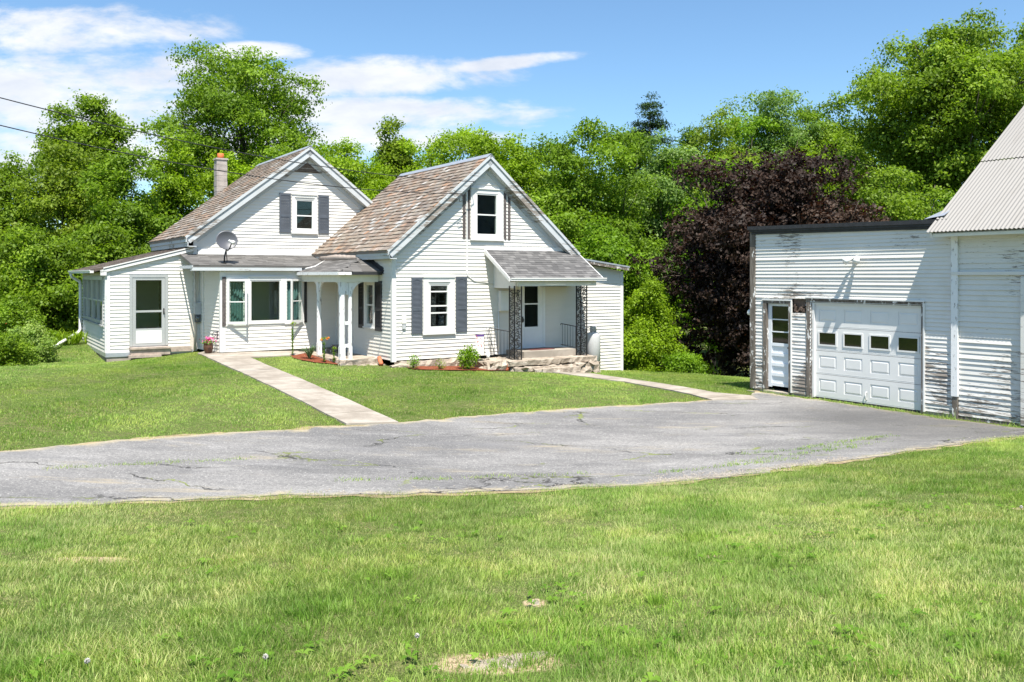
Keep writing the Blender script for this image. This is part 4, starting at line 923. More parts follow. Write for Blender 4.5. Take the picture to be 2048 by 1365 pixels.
gpart('door_frame', 'trim', lambda mb: (F_g.box(mb, .28, 1.12, 2.17, 2.20, -.0, .045), F_g.box(mb, 1.095, 1.125, .06, 2.18, .0, .04)))
def f(mb):
    F_g.box(mb, 1.13, 1.5, 1.90, 2.22, -.06, -.04); rr = random.Random(4)
    for i in range(10): a = rr.uniform(1.15, 1.42); z = rr.uniform(1.92, 2.12); F_g.bar(mb, (a, z), (a + rr.uniform(.02, .09), z + rr.uniform(-.05, .12)), rr.uniform(.02, .05), -.04, -.0 + rr.uniform(0, .02))
gpart('rotten_board', 'darkwood', f)
gpart('door_frame', 'oldwood', lambda mb: (F_g.box(mb, 1.52, 1.61, .02, 2.24, -.05, .03), F_g.box(mb, 1.61, 1.655, .02, 2.22, -.1, .0), F_g.bar(mb, (1.52, 2.225), (4.3, 2.205), .045, -.02, .035), F_g.box(mb, 4.235, 4.275, .02, 2.19, -.05, .03), F_g.bar(mb, (1.66, 2.18), (4.24, 2.17), .05, -.03, .012)))
gpart('door_frame', 'white', lambda mb: (F_g.box(mb, 1.655, 1.70, .03, 2.15, -.12, -.005), F_g.box(mb, 1.70, 4.2, 2.11, 2.15, -.12, -.02), F_g.box(mb, 4.275, 4.31, .04, 2.2, -.0, .04), F_g.bar(mb, (1.5, 2.262), (4.31, 2.24), .03, -.0, .05)))
# sectional garage door
def sec(mb):
    x0, x1, zb, zt = 1.70, 4.225, .04, 2.12; hs = (zt - zb) / 4; pw = (x1 - x0) / 4
    for r_ in range(4):
        za, zc = zb + r_ * hs, zb + (r_ + 1) * hs - .008; mg = .075; o = -.06
        for c_ in range(4):
            a, b = x0 + c_ * pw, x0 + (c_ + 1) * pw; p0, p1 = a + .095, b - .095; q0, q1 = za + .13, zc - .10
            # flat field round the raised panel
            F_g.box(mb, a, p0, za, zc, o - .04, o); F_g.box(mb, p1, b, za, zc, o - .04, o); F_g.box(mb, p0, p1, za, q0, o - .04, o); F_g.box(mb, p0, p1, q1, zc, o - .04, o)
            if r_ != 2:
                d1 = .03
                mb.hexa([F_g(p0, q0, o - .012), F_g(p1, q0, o - .012), F_g(p1, q1, o - .012), F_g(p0, q1, o - .012)], [F_g(p0 + .001, q0 + .001, o - .013), F_g(p1 - .001, q0 + .001, o - .013), F_g(p1 - .001, q1 - .001, o - .013), F_g(p0 + .001, q1 - .001, o - .013)])
                mb.hexa([F_g(p0 + .02, q0 + .02, o - .013), F_g(p1 - .02, q0 + .02, o - .013), F_g(p1 - .02, q1 - .02, o - .013), F_g(p0 + .02, q1 - .02, o - .013)], [F_g(p0 + .05, q0 + .05, o - .001), F_g(p1 - .05, q0 + .05, o - .001), F_g(p1 - .05, q1 - .05, o - .001), F_g(p0 + .05, q1 - .05, o - .001)])
        F_g.box(mb, x0, x1, za + .0, za + .008, o - .02, o - .008)
        F_g.box(mb, x0, x1, za + .03, za + .036, o - .02, o + .002)
gd = gpart('garage_door', 'garagedoor', sec)
for c_ in range(4):
    pw = 2.525 / 4; a = 1.70 + c_ * pw + .095; b = a + pw - .19; za = .04 + 2 * .52; q0, q1 = za + .13, za + .52 - .108
    wnd = gpart('door_window', 'white', lambda mb: (F_g.box(mb, a - .02, a + .015, q0 - .02, q1 + .02, -.06, -.045), F_g.box(mb, b - .015, b + .02, q0 - .02, q1 + .02, -.06, -.045), F_g.box(mb, a + .015, b - .015, q0 - .02, q0 + .012, -.06, -.046), F_g.box(mb, a + .015, b - .015, q1 - .012, q1 + .02, -.06, -.046)), gd)
    wnd2 = gpart('door_pane', 'darkglass', lambda mb: F_g.box(mb, a + .015, b - .015, q0 + .012, q1 - .012, -.075, -.055), gd)
gpart('handle', 'white', lambda mb: mb.tube([F_g(2.97, .11, -.06), F_g(2.97, .13, -.02), F_g(2.97, .26, -.02), F_g(2.97, .28, -.06)], .012, 6), gd)
gpart('bottom_seal', 'black', lambda mb: F_g.box(mb, 1.70, 4.225, .0, .04, -.1, -.055), gd)

barn = empty('barn', GO, GA, 'white barn with a steep corrugated tin roof at the right edge', 'barn')
mb = MB(); clapboard(mb, F_g, [(4.98, .06), (14.5, .06), (14.5, 3.7), (4.98, 3.7)], pitch=.101, lap=.02, wob=.3, seed=12); mb.build('wall', M['barnpeel'], barn)
def f(mb):
    z = lambda n: 3.42 + .74 * n if n < 4.6 else 3.42 + .74 * (9.2 - n)
    for g_ in (4.9, 14.45): mb.prism([(g_, .02, 0), (g_, 9.2, 0), (g_, 9.2, z(9.2)), (g_, 4.6, z(4.6)), (g_, .02, z(.02))], [(g_ + .04, .02, 0), (g_ + .04, 9.2, 0), (g_ + .04, 9.2, z(9.2)), (g_ + .04, 4.6, z(4.6)), (g_ + .04, .02, z(.02))])
    mb.box(4.94, 14.45, 9.16, 9.2, 0, 3.4)
gpart('wall', 'barnpeel', f, barn)
gpart('corner_post', 'peelpost', lambda mb: F_g.box(mb, 4.855, 4.985, .42, 3.62, -.02, .06), barn)
gpart('corner_post', 'oldwood', lambda mb: F_g.box(mb, 4.87, 4.975, -.05, .42, -.02, .045), barn)
gpart('ledger', 'barnpeel', lambda mb: (F_g.box(mb, 4.86, 14.5, 2.765, 2.825, .0, .075), F_g.box(mb, 4.985, 14.5, 3.45, 3.62, .0, .03)), barn)
gpart('sill_beam', 'oldwood', lambda mb: F_g.box(mb, 4.99, 14.5, -.04, .10, -.1, .012), barn)
gpart('sliding_door', 'barnpeel', lambda mb: (F_g.box(mb, 6.16, 9.2, .05, 2.74, .035, .075), clapboard(mb, Fr((0, -.08), (1, 0), (0, -1)), [(6.3, .05), (9.2, .05), (9.2, 2.74), (6.3, 2.74)], pitch=.101, lap=.018), F_g.box(mb, 6.16, 6.30, .05, 2.74, .075, .11)), barn)
gpart('foundation', 'stone', lambda mb: [rough(mb, 5.0 + i * .62, 5.0 + i * .62 + .5, -.04, .25, -.25, .0, 30 + i, .03) for i in range(14)], barn)
# corrugated roof
def corr():
    per = .0775; ns = 8; n = int(10.2 / per) * ns; g_ = 4.58 + np.arange(n + 1) * per / ns; h = .010 * np.cos(np.arange(n + 1) * 2 * np.pi / ns)
    rows = [(-.44, 3.615 - .02), (1.6, 3.615 + .74 * 2.04 - .02), (1.6, 3.615 + .74 * 2.04), (4.62, 3.615 + .74 * 5.06), (9.7, 3.615 + .74 * 5.06 - .74 * 5.08)]
    nn = np.array([-.595, .804]); V_ = []
    for j, (y_, z_) in enumerate(rows):
        s_ = nn if j < 4 else np.array([.595, .804])
        V_.append(np.stack([g_, y_ + h * s_[0], z_ + h * s_[1]], -1))
    V_ = np.concatenate(V_); m = n + 1; fs = []
    for j in (0, 2, 3):
        a = np.arange(n) + j * m; fs.append(np.stack([a, a + 1, a + m + 1, a + m], -1))
    fs = np.concatenate(fs); return np_mesh('roof', V_, fs.ravel(), np.full(len(fs), 4), M['tin'], parent=barn, smooth=True)
br = corr()
def f(mb):
    mb.hexa([(4.62, -.36, 3.56), (14.7, -.36, 3.56), (14.7, .0, 3.80), (4.62, .0, 3.80)], [(4.62, -.36, 3.50), (14.7, -.36, 3.50), (14.7, .0, 3.60), (4.62, .0, 3.60)])
gpart('soffit', 'cream', f, br)
gpart('barge_board', 'trim', lambda mb: mb.hexa([(4.62, -.40, 3.60), (4.66, -.40, 3.60), (4.66, 4.6, 7.30), (4.62, 4.6, 7.30)], [(4.62, -.36, 3.48), (4.66, -.36, 3.48), (4.66, 4.6, 7.15), (4.62, 4.6, 7.15)]), br)
gpart('flashing', 'flash', lambda mb: mb.add([(4.3, -.05, 3.875), (4.72, -.05, 3.93), (4.78, .5, 4.22), (4.3, 1.2, 3.88)], [(0, 1, 2, 3)]), br)

# ------------------------------------------------------------------ fittings
def at(M_, p): return M_ @ Vector(p)
def thing(name, M_, p, rz, label, cat, group=None): return empty(name, at(M_, p), rz, label, cat, group)
t = thing('floodlight', GM, (2.79, 0, 3.12), GA, 'white twin floodlight on the peeling garage wall above its door', 'light')
mb = MB(); mb.lathe([(.05, 0), (.06, .03), (.04, .05)], 12); o = mb.build('mounting_plate', M['lampglass'], t); o.rotation_euler = (R(90), 0, 0)
for sx in (-1, 1):
    mb = MB(); mb.tube([(0, -.04, 0), (sx * .05, -.10, .02), (sx * .07, -.14, 0)], .018, 6); mb.tube([(sx * .06, -.10, .02), (sx * .10, -.17, -.02), (sx * .14, -.25, -.07)], [.035, .055, .075], 12); mb.build('lamp_head', M['lampglass'], t)
t = thing('wall_lamp', GM, (-.08, .12, 1.88), GA, 'small round white lamp on the left corner of the garage', 'light')
mb = MB(); mb.tube([(0, 0, .1), (-.05, -.03, .12), (-.08, -.05, .06)], .02, 6); mb.build('arm', M['alu'], t)
mb = MB(); mb.lathe([(.0, -.09), (.05, -.075), (.065, -.03), (.05, .03), (.025, .05)], 14, (-.09, -.055, 0)); mb.build('lamp_globe', M['lampglass'], t)
t = thing('electric_meter', HM, (-3.93, 5.6, 1.55), HA, 'grey electric meter box on the corner of the sun porch', 'meter')
mb = MB(); mb.box(-.10, .10, -.12, 0, .02, .36); mb.box(-.11, .11, -.13, -.0, .35, .38); mb.build('housing', M['meter'], t)
mb = MB(); mb.lathe([(.075, 0), (.08, .05), (.06, .09), (0.01, .1)], 16); o = mb.build('meter_glass', M['glass'], t); o.rotation_euler = (R(90), 0, 0); o.location = (0, -.11, -.10)
mb = MB(); mb.box(-.08, .08, -.10, 0, -.22, .02); mb.build('socket', M['dishgrey'], t)
t = thing('utility_box', HM, (3.62, 0, 1.70), HA, 'white metal utility cabinet on the wall under the canopy', 'box')
mb = MB(); mb.box(-.19, .19, -.17, 0, 0, .58); mb.build('cabinet', M['white'], t)
mb = MB(); mb.box(-.175, .175, -.18, -.17, .02, .55); mb.box(-.19, .19, -.185, 0, .575, .60); mb.build('door', M['door'], t)
mb = MB(); mb.tube([(-.19, -.06, -1.2), (-.19, -.06, .0)], .02, 6); mb.build('pipe', M['white'], t)
t = thing('phone_box', HM, (.33, 0, 1.27), HA, 'small pale junction box on the siding beside the left corner', 'box')
mb = MB(); mb.box(-.06, .06, -.07, 0, .15, .38); mb.build('cover', M['cream'], t); mb = MB(); mb.box(-.05, .05, -.06, 0, .0, .15); mb.build('base', M['meter'], t)
mb = MB(); mb.tube([(-.0, -.03, .0), (-.05, -.03, -.1), (-.14, -.03, -.05), (-.16, -.02, .06)], .006, 5); mb.build('wire', M['meter'], t)
# satellite dish on the bay roof
t = thing('satellite_dish', HM, (-3.46, 4.25, 3.12), 0, 'grey satellite dish on the low roof over the bay window', 'satellite dish')
mb = MB(); mb.tube([(0, 0, 0), (.0, .02, .2), (.06, .08, .50), (.07, .09, .60)], .024, 8); mb.box(-.07, .07, -.09, .09, -.0, .02); mb.tube([(0, .25, .06), (.04, .06, .38)], .012, 6); mb.build('mast', M['iron'], t)
mb = MB(); prof = [(r_, .30 * r_ * r_ / .29) for r_ in np.linspace(.001, .31, 10)]; mb.lathe(prof + [(.312, prof[-1][1] - .012)] + [(r_, z_ - .012) for r_, z_ in prof[::-1]], 36)
o = mb.build('reflector', M['dishgrey'], t); nd = Vector((.50, -.84, .22)).normalized(); o.location = (.06, .0, .66); o.rotation_euler = nd.to_track_quat('Z', 'Y').to_euler(); o.scale = (1, .93, 1)
mb = MB(); c0 = Vector((.06, -.0, .66)); b0 = c0 + Vector((.03, .02, -.29)); e0 = c0 + nd * .34 + Vector((.09, 0, -.12)); mb.tube([tuple(b0), tuple((b0 + e0) / 2 + Vector((0, 0, -.05))), tuple(e0)], .018, 6); mb.build('feed_arm', M['iron'], t)
mb = MB(); mb.tube([tuple(e0 + Vector((.06, -.02, -.02))), tuple(e0 - nd * .07 + Vector((0, 0, .04)))], [.06, .045], 10); mb.tube([tuple(e0 - nd * .05 + Vector((-.05, 0, .05))), tuple(e0 - nd * .10 + Vector((-.05, 0, .06)))], [.03, .04], 8); mb.build('receiver', M['lampglass'], t)
# gas cylinder
t = thing('gas_cylinder', HM, (6.66, -.5, gz(*hw(6.66, -.5)[:2]) - .01), 0, 'tall grey propane gas cylinder beside the canopied porch', 'gas cylinder')
mb = MB(); mb.lathe([(.19, 0), (.205, .0), (.205, .05), (.225, .06), (.225, 1.10), (.215, 1.16), (.17, 1.21), (.08, 1.235), (.05, 1.24)], 28); mb.build('tank', M['tank'], t)
mb = MB(); mb.lathe([(.105, 1.22), (.10, 1.38), (.11, 1.42), (.098, 1.42), (.09, 1.38), (.095, 1.22)], 20); mb.build('collar', M['meter'], t)
mb = MB(); mb.lathe([(.03, 1.23), (.03, 1.33), (.045, 1.33), (.045, 1.36)], 10); mb.tube([(-.03, .0, 1.30), (-.16, .05, 1.36), (-.28, .2, 1.28), (-.25, .48, 1.2)], .012, 6); mb.build('valve', M['meter'], t)
# door mat
mb = MB(); mb.box(-.42, .42, -.23, .23, 0, .015); o = mb.build('door_mat', M['mat'], None, at(HM, (4.62, -.45, .537))); o.rotation_euler = (0, 0, HA); tag(o, 'dark red door mat on the concrete step at the front door', 'door mat')
# flower pot
pz = gz(*hw(-3.92, 4.25)[:2]) + .03
t = thing('flower_pot', HM, (-3.92, 4.25, pz), 0, 'brown pot of pink petunias at the foot of the bay wall', 'flower pot')
mb = MB(); mb.lathe([(.085, 0), (.10, .02), (.135, .14), (.14, .22), (.125, .28), (.14, .29), (.14, .31), (.12, .31), (.11, .27)], 24); mb.build('pot', M['pot'], t)
def leafquads(n, rng, cen, spread, size, up=.3, asp=.55, out=None, fold=.10, ci=None):
    """n leaf shaped quads round given centres (k,3)"""
    ci = rng.integers(0, len(cen), n) if ci is None else ci; c = cen[ci] + rng.normal(0, 1, (n, 3)) * np.array(spread)
    nm = rng.normal(0, 1, (n, 3))
    if out is None: nm[:, 2] = np.abs(nm[:, 2]) + up * 2
    else: nm = nm * .75 + out[ci] * 1.0 + np.array([0, -.15, .45])
    nm /= np.linalg.norm(nm, axis=1)[:, None]
    a = rng.normal(0, 1, (n, 3)); a[:, 2] -= .35; a -= nm * (a * nm).sum(1)[:, None]; a /= np.linalg.norm(a, axis=1)[:, None]
    b = np.cross(nm, a); s_ = size * rng.uniform(.65, 1.25, n)[:, None]
    v = np.stack([c - a * s_ * .5, c + b * s_ * asp * .5 + nm * s_ * fold, c + a * s_ * .5 - nm * s_ * .08, c - b * s_ * asp * .5 + nm * s_ * fold], 1)
    return v
def leafmesh(name, v, rng, m, parent=None, loc=None, base=None):
    n = len(v); r_ = np.repeat(base if base is not None else rng.uniform(0, 1, n), 4)
    return np_mesh(name, v.reshape(-1, 3), np.arange(n * 4), np.full(n, 4), m, r_, parent, loc)
rng = np.random.default_rng(5)
leafmesh('foliage', leafquads(90, rng, np.array([[0, 0, .33]]), (.09, .09, .03), .07), rng, M['weed'], t)
leafmesh('flowers', leafquads(70, rng, np.array([[0, 0, .40]]), (.10, .10, .04), .06, .6, .95), rng, M['pink'], t)
t = thing('iron_hook', HM, (-3.63, 4.3, .95), HA, 'small black scrolled iron bracket on the bay wall', 'bracket')
mb = MB(); mb.tube([(-.02, 0, .12), (-.12, .0, .14), (-.18, 0, .05), (-.10, 0, .0), (-.06, 0, .06), (-.1, 0, .08)], .012, 5); mb.box(-.03, -.01, -.02, .02, -.06, .16); mb.build('scroll', M['iron'], t)
t = thing('garden_flag', HM, (2.36, -.75, gz(*hw(2.36, -.75)[:2])), HA, 'small white garden flag with purple top band by the rounded bush', 'flag')
mb = MB(); mb.tube([(.15, 0, 0), (.15, 0, 1.02), (-.14, 0, 1.0)], .007, 5); mb.build('pole', M['iron'], t)
mb = MB(); mb.box(-.13, .135, -.006, .006, .42, .93); mb.build('cloth', M['flag'], t); mb = MB(); mb.box(-.132, .137, -.008, .008, .93, .99); mb.build('band', M['purple'], t)
rr = random.Random(2); mb = MB()
for i in range(22): x, z = rr.gauss(-.02, .055), rr.gauss(.75, .09); s_ = rr.uniform(.008, .022); mb.add([(x - s_, -.009, z), (x, -.0095, z - s_ * .7), (x + s_, -.009, z), (x, -.0095, z + s_)], [(0, 1, 2, 3)])
mb.build('floral_print', M['red'], t)
t = thing('solar_light', HM, (2.72, -.62, gz(*hw(2.72, -.62)[:2])), HA, 'small solar garden light on a stake beside the terracotta bricks', 'garden light')
mb = MB(); mb.tube([(0, 0, 0), (0, 0, .33)], .012, 6); mb.build('stake', M['iron'], t); mb = MB(); mb.lathe([(.03, .30), (.055, .36), (.06, .46), (.03, .50), (.01, .51)], 12); mb.build('lamp_globe', M['lampglass'], t)
# terracotta pieces
def chunk(mb, sx, sy, sz, seed): rough(mb, -sx / 2, sx / 2, -sy / 2, sy / 2, 0, sz, seed, .012, .06)
for i, (u, v, dz, rx, rz, sx, sz, lab) in enumerate([(2.78, -1.12, 0, 0, 25, .22, .13, 'terracotta brick lying under the solar garden light'), (2.98, -1.22, 0, .12, -20, .16, .20, 'upright broken terracotta brick at the end of the mulch bed'), (2.60, -1.0, .02, .05, 70, .2, .10, 'orange terracotta brick half sunk in mulch beside the rounded bush')]):
    mb = MB(); chunk(mb, sx, .11, sz, 50 + i); p = hw(u, v); o = mb.build('brick', M['terracotta'], None, (p.x, p.y, gz(p.x, p.y) + dz)); o.rotation_euler = (rx, 0, R(rz)); tag(o, lab, 'brick')
mb = MB(); mb.tube([(-.17, 0, .0), (.17, 0, .0)], .062, 10); p = hw(-.16, .46); o = mb.build('clay_pipe', M['terracotta'], None, (p.x, p.y, .36)); o.rotation_euler = (0, R(28), R(-70)); tag(o, 'orange clay pipe leaning on the stones at the house corner', 'pipe')
# ------------------------------------------------------------------ overhead cables
def cable(name, a, b, sag, label, parts=()):
    a, b = Vector(a), Vector(b); mb = MB(); pts = []
    for i in range(41): t_ = i / 40; p = a.lerp(b, t_); p.z -= sag * 4 * t_ * (1 - t_); pts.append(tuple(p))
    mb.tube(pts, .0105, 5); mb.tube(parts, .010, 5) if parts else None
    return tag(mb.build(name, M['cable']), label, 'cable')
e1 = at(HM, (2.46, -.34, 5.47)); e2 = at(HM, (2.0, -.34, 5.10))
cable('overhead_cable', (-11.9, 12.2, 6.62), e1, .52, 'upper black power cable running in from the left to the gable window', [tuple(e1), tuple(at(HM, (2.44, -.1, 5.45))), tuple(at(HM, (2.40, -.06, 5.0))), tuple(at(HM, (2.36, -.05, 4.9)))])
cable('overhead_cable', (-11.9, 12.4, 6.15), e2, .55, 'lower black cable running in from the left to the slate rake', [tuple(e2), tuple(at(HM, (2.06, -.36, 4.92))), tuple(at(HM, (1.93, -.36, 4.86))), tuple(at(HM, (1.9, -.36, 5.0))), tuple(at(HM, (2.02, -.36, 5.08)))])
# ------------------------------------------------------------------ trees
LM = {
 'deep': leafy('leaf_deep', (0.077, 0.133, 0.009), (0.171, 0.273, 0.018), (0.312, 0.437, 0.036)),
 'mid': leafy('leaf_mid', (0.080, 0.142, 0.009), (0.168, 0.277, 0.018), (0.295, 0.434, 0.036)),
 'fresh': leafy('leaf_fresh', (0.084, 0.162, 0.008), (0.179, 0.319, 0.016), (0.312, 0.481, 0.034)),
 'lime': leafy('leaf_lime', (0.104, 0.171, 0.007), (0.224, 0.345, 0.013), (0.360, 0.510, 0.027)),
 'olive': leafy('leaf_olive', (0.087, 0.134, 0.010), (0.188, 0.271, 0.022), (0.315, 0.411, 0.043)),
 'ash': leafy('leaf_ash', (0.090, 0.147, 0.010), (0.188, 0.291, 0.022), (0.315, 0.436, 0.046)),
 'silver': leafy('leaf_silver', (0.071, 0.129, 0.022), (0.157, 0.267, 0.050), (0.394, 0.510, 0.190)),
 'pine': leafy('leaf_pine', (.016, .042, .012), (.034, .072, .018), (.065, .115, .03), .2, None, .6),
 'purple': leafy('leaf_purple', (.018, .011, .008), (.038, .023, .016), (.085, .052, .033), .22, (1.4, .75, .5), .45),
 'weed': leafy('leaf_bush', (0.131, 0.213, 0.035), (0.232, 0.350, 0.060), (0.493, 0.562, 0.190)),
}
def unit(rng, n):
    d_ = rng.normal(0, 1, (n, 3)); return d_ / np.linalg.norm(d_, axis=1)[:, None]
def tree(name, label, X, Y, top, rad, bz, shape, m, N, ls, seed):
    rng = np.random.default_rng(seed); g0 = gz(X, Y); H = top - g0
    root = empty(name, (X, Y, g0), 0, label, 'shrub' if shape == 'bush' else 'tree')
    lo, hi = bz - g0, H; cz_, rz = (lo + hi) / 2, (hi - lo) / 2
    K = {'round': 75, 'tall': 60, 'open': 75, 'big': 130, 'maple': 150, 'bush': 34, 'cone': 0}[shape]; N = int(N * {'open': 3.6, 'cone': 12.0, 'maple': 3.6, 'bush': 2.2}.get(shape, 3.1)); ls *= 1.02
    lob = []
    if shape == 'cone':
        for k in range(22):
            t_ = k / 21; z = lo + (hi - lo) * t_
            for j in range(5): an = rng.uniform(0, 6.28); rr_ = rad * 1.7 * (1 - t_) ** .75 * rng.uniform(.45, 1.0) + .1; lob.append((rr_ * math.cos(an) * .8, rr_ * math.sin(an) * .8, z - rr_ * .18, rr_ * .42 + .15, .16 + .05 * rr_))
    else:
        n_ = int(K * 1.35); ii = np.arange(n_) + .5; ph = np.arccos(1 - 2 * ii / n_); th = np.pi * (1 + 5 ** .5) * ii + rng.uniform(0, 6)
        d_ = np.stack([np.cos(th) * np.sin(ph), np.sin(th) * np.sin(ph), np.cos(ph)], 1) + rng.normal(0, .16, (n_, 3)); d_ = d_[d_[:, 1] < .6]
        for q in d_:
            rr_ = rng.uniform(.50, .92) if shape != 'open' else rng.uniform(.45, .92)
            w_ = 1.0
            zf = q[2] * rr_
            if shape in ('tall',): w_ = 1 - .35 * max(zf, 0)
            if shape == 'maple': w_ = 1.0 if zf < 0 else 1.12
            if shape in ('round', 'bush', 'big'): w_ = 1.0 if zf < 0 else 1 - .15 * zf
            lr = rad * {'open': .20, 'big': .165, 'maple': .21, 'round': .235, 'tall': .25, 'bush': .28}[shape] * rng.uniform(.6, 1.5)
            p_ = (q[0] * rr_ * rad * w_, q[1] * rr_ * rad * w_, cz_ + zf * rz, lr, lr * (.75 if shape == 'open' else .85))
            # lobes stay under the top of the crown
            lob.append((p_[0], p_[1], min(p_[2], hi - p_[4] * .8), lr, p_[4]))
        lob.append((rng.uniform(-.1, .1) * rad, 0, hi - rad * .28, rad * .26, rad * .28))
    lob = np.array(lob)
    # sprays of leaves on the lobes
    ns = max(60, N // 22); wgt = lob[:, 3] ** 2; wgt /= wgt.sum(); li = rng.choice(len(lob), ns, p=wgt)
    dd = unit(rng, ns); dd[:, 2] = np.where(dd[:, 2] < -.55, dd[:, 2] * -.6, dd[:, 2]); rr_ = rng.uniform(.35, 1.08, ns) ** .6
    cen = lob[li, :3] + dd * np.stack([lob[li, 3], lob[li, 3], lob[li, 4]], 1) * rr_[:, None]
    if shape != 'cone':    # some leaves deep inside, so that the far side does not shine through
        k = int(ns * {'maple': .40, 'open': .16}.get(shape, .26)); q = unit(rng, k) * (rng.uniform(.02, .70, k) ** .6)[:, None] * .95; cen[:k] = q * np.array([rad, rad, rz]) + np.array([0, 0, cz_])
    sp = ls * {'cone': 1.1, 'maple': .95}.get(shape, 1.25)
    out = dd.copy(); out[:, 2] *= .9
    ci = rng.integers(0, len(cen), N); v = leafquads(N, rng, cen, (sp, sp, sp * .6), ls, .35, .58 if shape != 'cone' else .30, out, ci=ci)
    lo_ = rng.uniform(0, .5, len(lob)); base = np.clip(rng.uniform(0, .5, N) + lo_[li[ci]], 0, 1)
    leafmesh('crown', v, rng, LM[m], root, None, base)
    if shape != 'bush':
        mb = MB(); tr = max(.10, H * .017) * (1.25 if shape == 'big' else 1)
        zt = lo + (hi - lo) * (.75 if shape != 'cone' else .97); zs = max(.3, lo + (hi - lo) * .12) if shape in ('open', 'big') else max(.3, lo * .6 + .5)
        if shape == 'cone': mb.tube([(0, 0, -.3), (0, 0, zt * .5), (0, 0, zt)], [tr, tr * .6, .02], 8)
        else:
            mb.tube([(0, 0, -.4), (rng.uniform(-.1, .1), 0, zs * .5), (rng.uniform(-.2, .2), 0, zs), (rng.uniform(-.3, .3), 0, (zs + zt) / 2), (rng.uniform(-.4, .4), 0, zt)], [tr * 1.35, tr, tr * .85, tr * .5, .03], 9)
            for q in lob[rng.permutation(len(lob))[:(34 if shape in ('open', 'big') else 16)]]:
                z0_ = rng.uniform(zs * .8, max(zs, min(q[2] - .1, zt))); b_ = Vector((0, 0, z0_)); e_ = Vector(q[:3]); mid = b_.lerp(e_, .5) + Vector((rng.uniform(-.15, .15), rng.uniform(-.15, .15), -.12 * (e_ - b_).length * .6))
                r0 = tr * .42 * max(.35, (1 - z0_ / H)); mb.tube([tuple(b_), tuple(mid), tuple(e_)], [r0, r0 * .6, .015], 5)
                for s_ in range(3 if shape in ('open', 'big') else 1):
                    e2_ = e_ + Vector(unit(rng, 1)[0]) * q[3] * .9; mb.tube([tuple(mid.lerp(e_, .4)), tuple((mid.lerp(e_, .4) + e2_) / 2 + Vector((0, 0, .1))), tuple(e2_)], [r0 * .45, r0 * .3, .01], 4)
        mb.build('trunk', M['bark'], root)
    else:
        mb = MB()
        for k in range(7): q = lob[rng.integers(0, len(lob))]; mb.tube([(rng.uniform(-.1, .1), rng.uniform(-.1, .1), -.1), (q[0] * .4, q[1] * .4, q[2] * .5), tuple(q[:3])], [.03, .022, .008], 5)
        mb.build('stems', M['bark'], root)
    return root
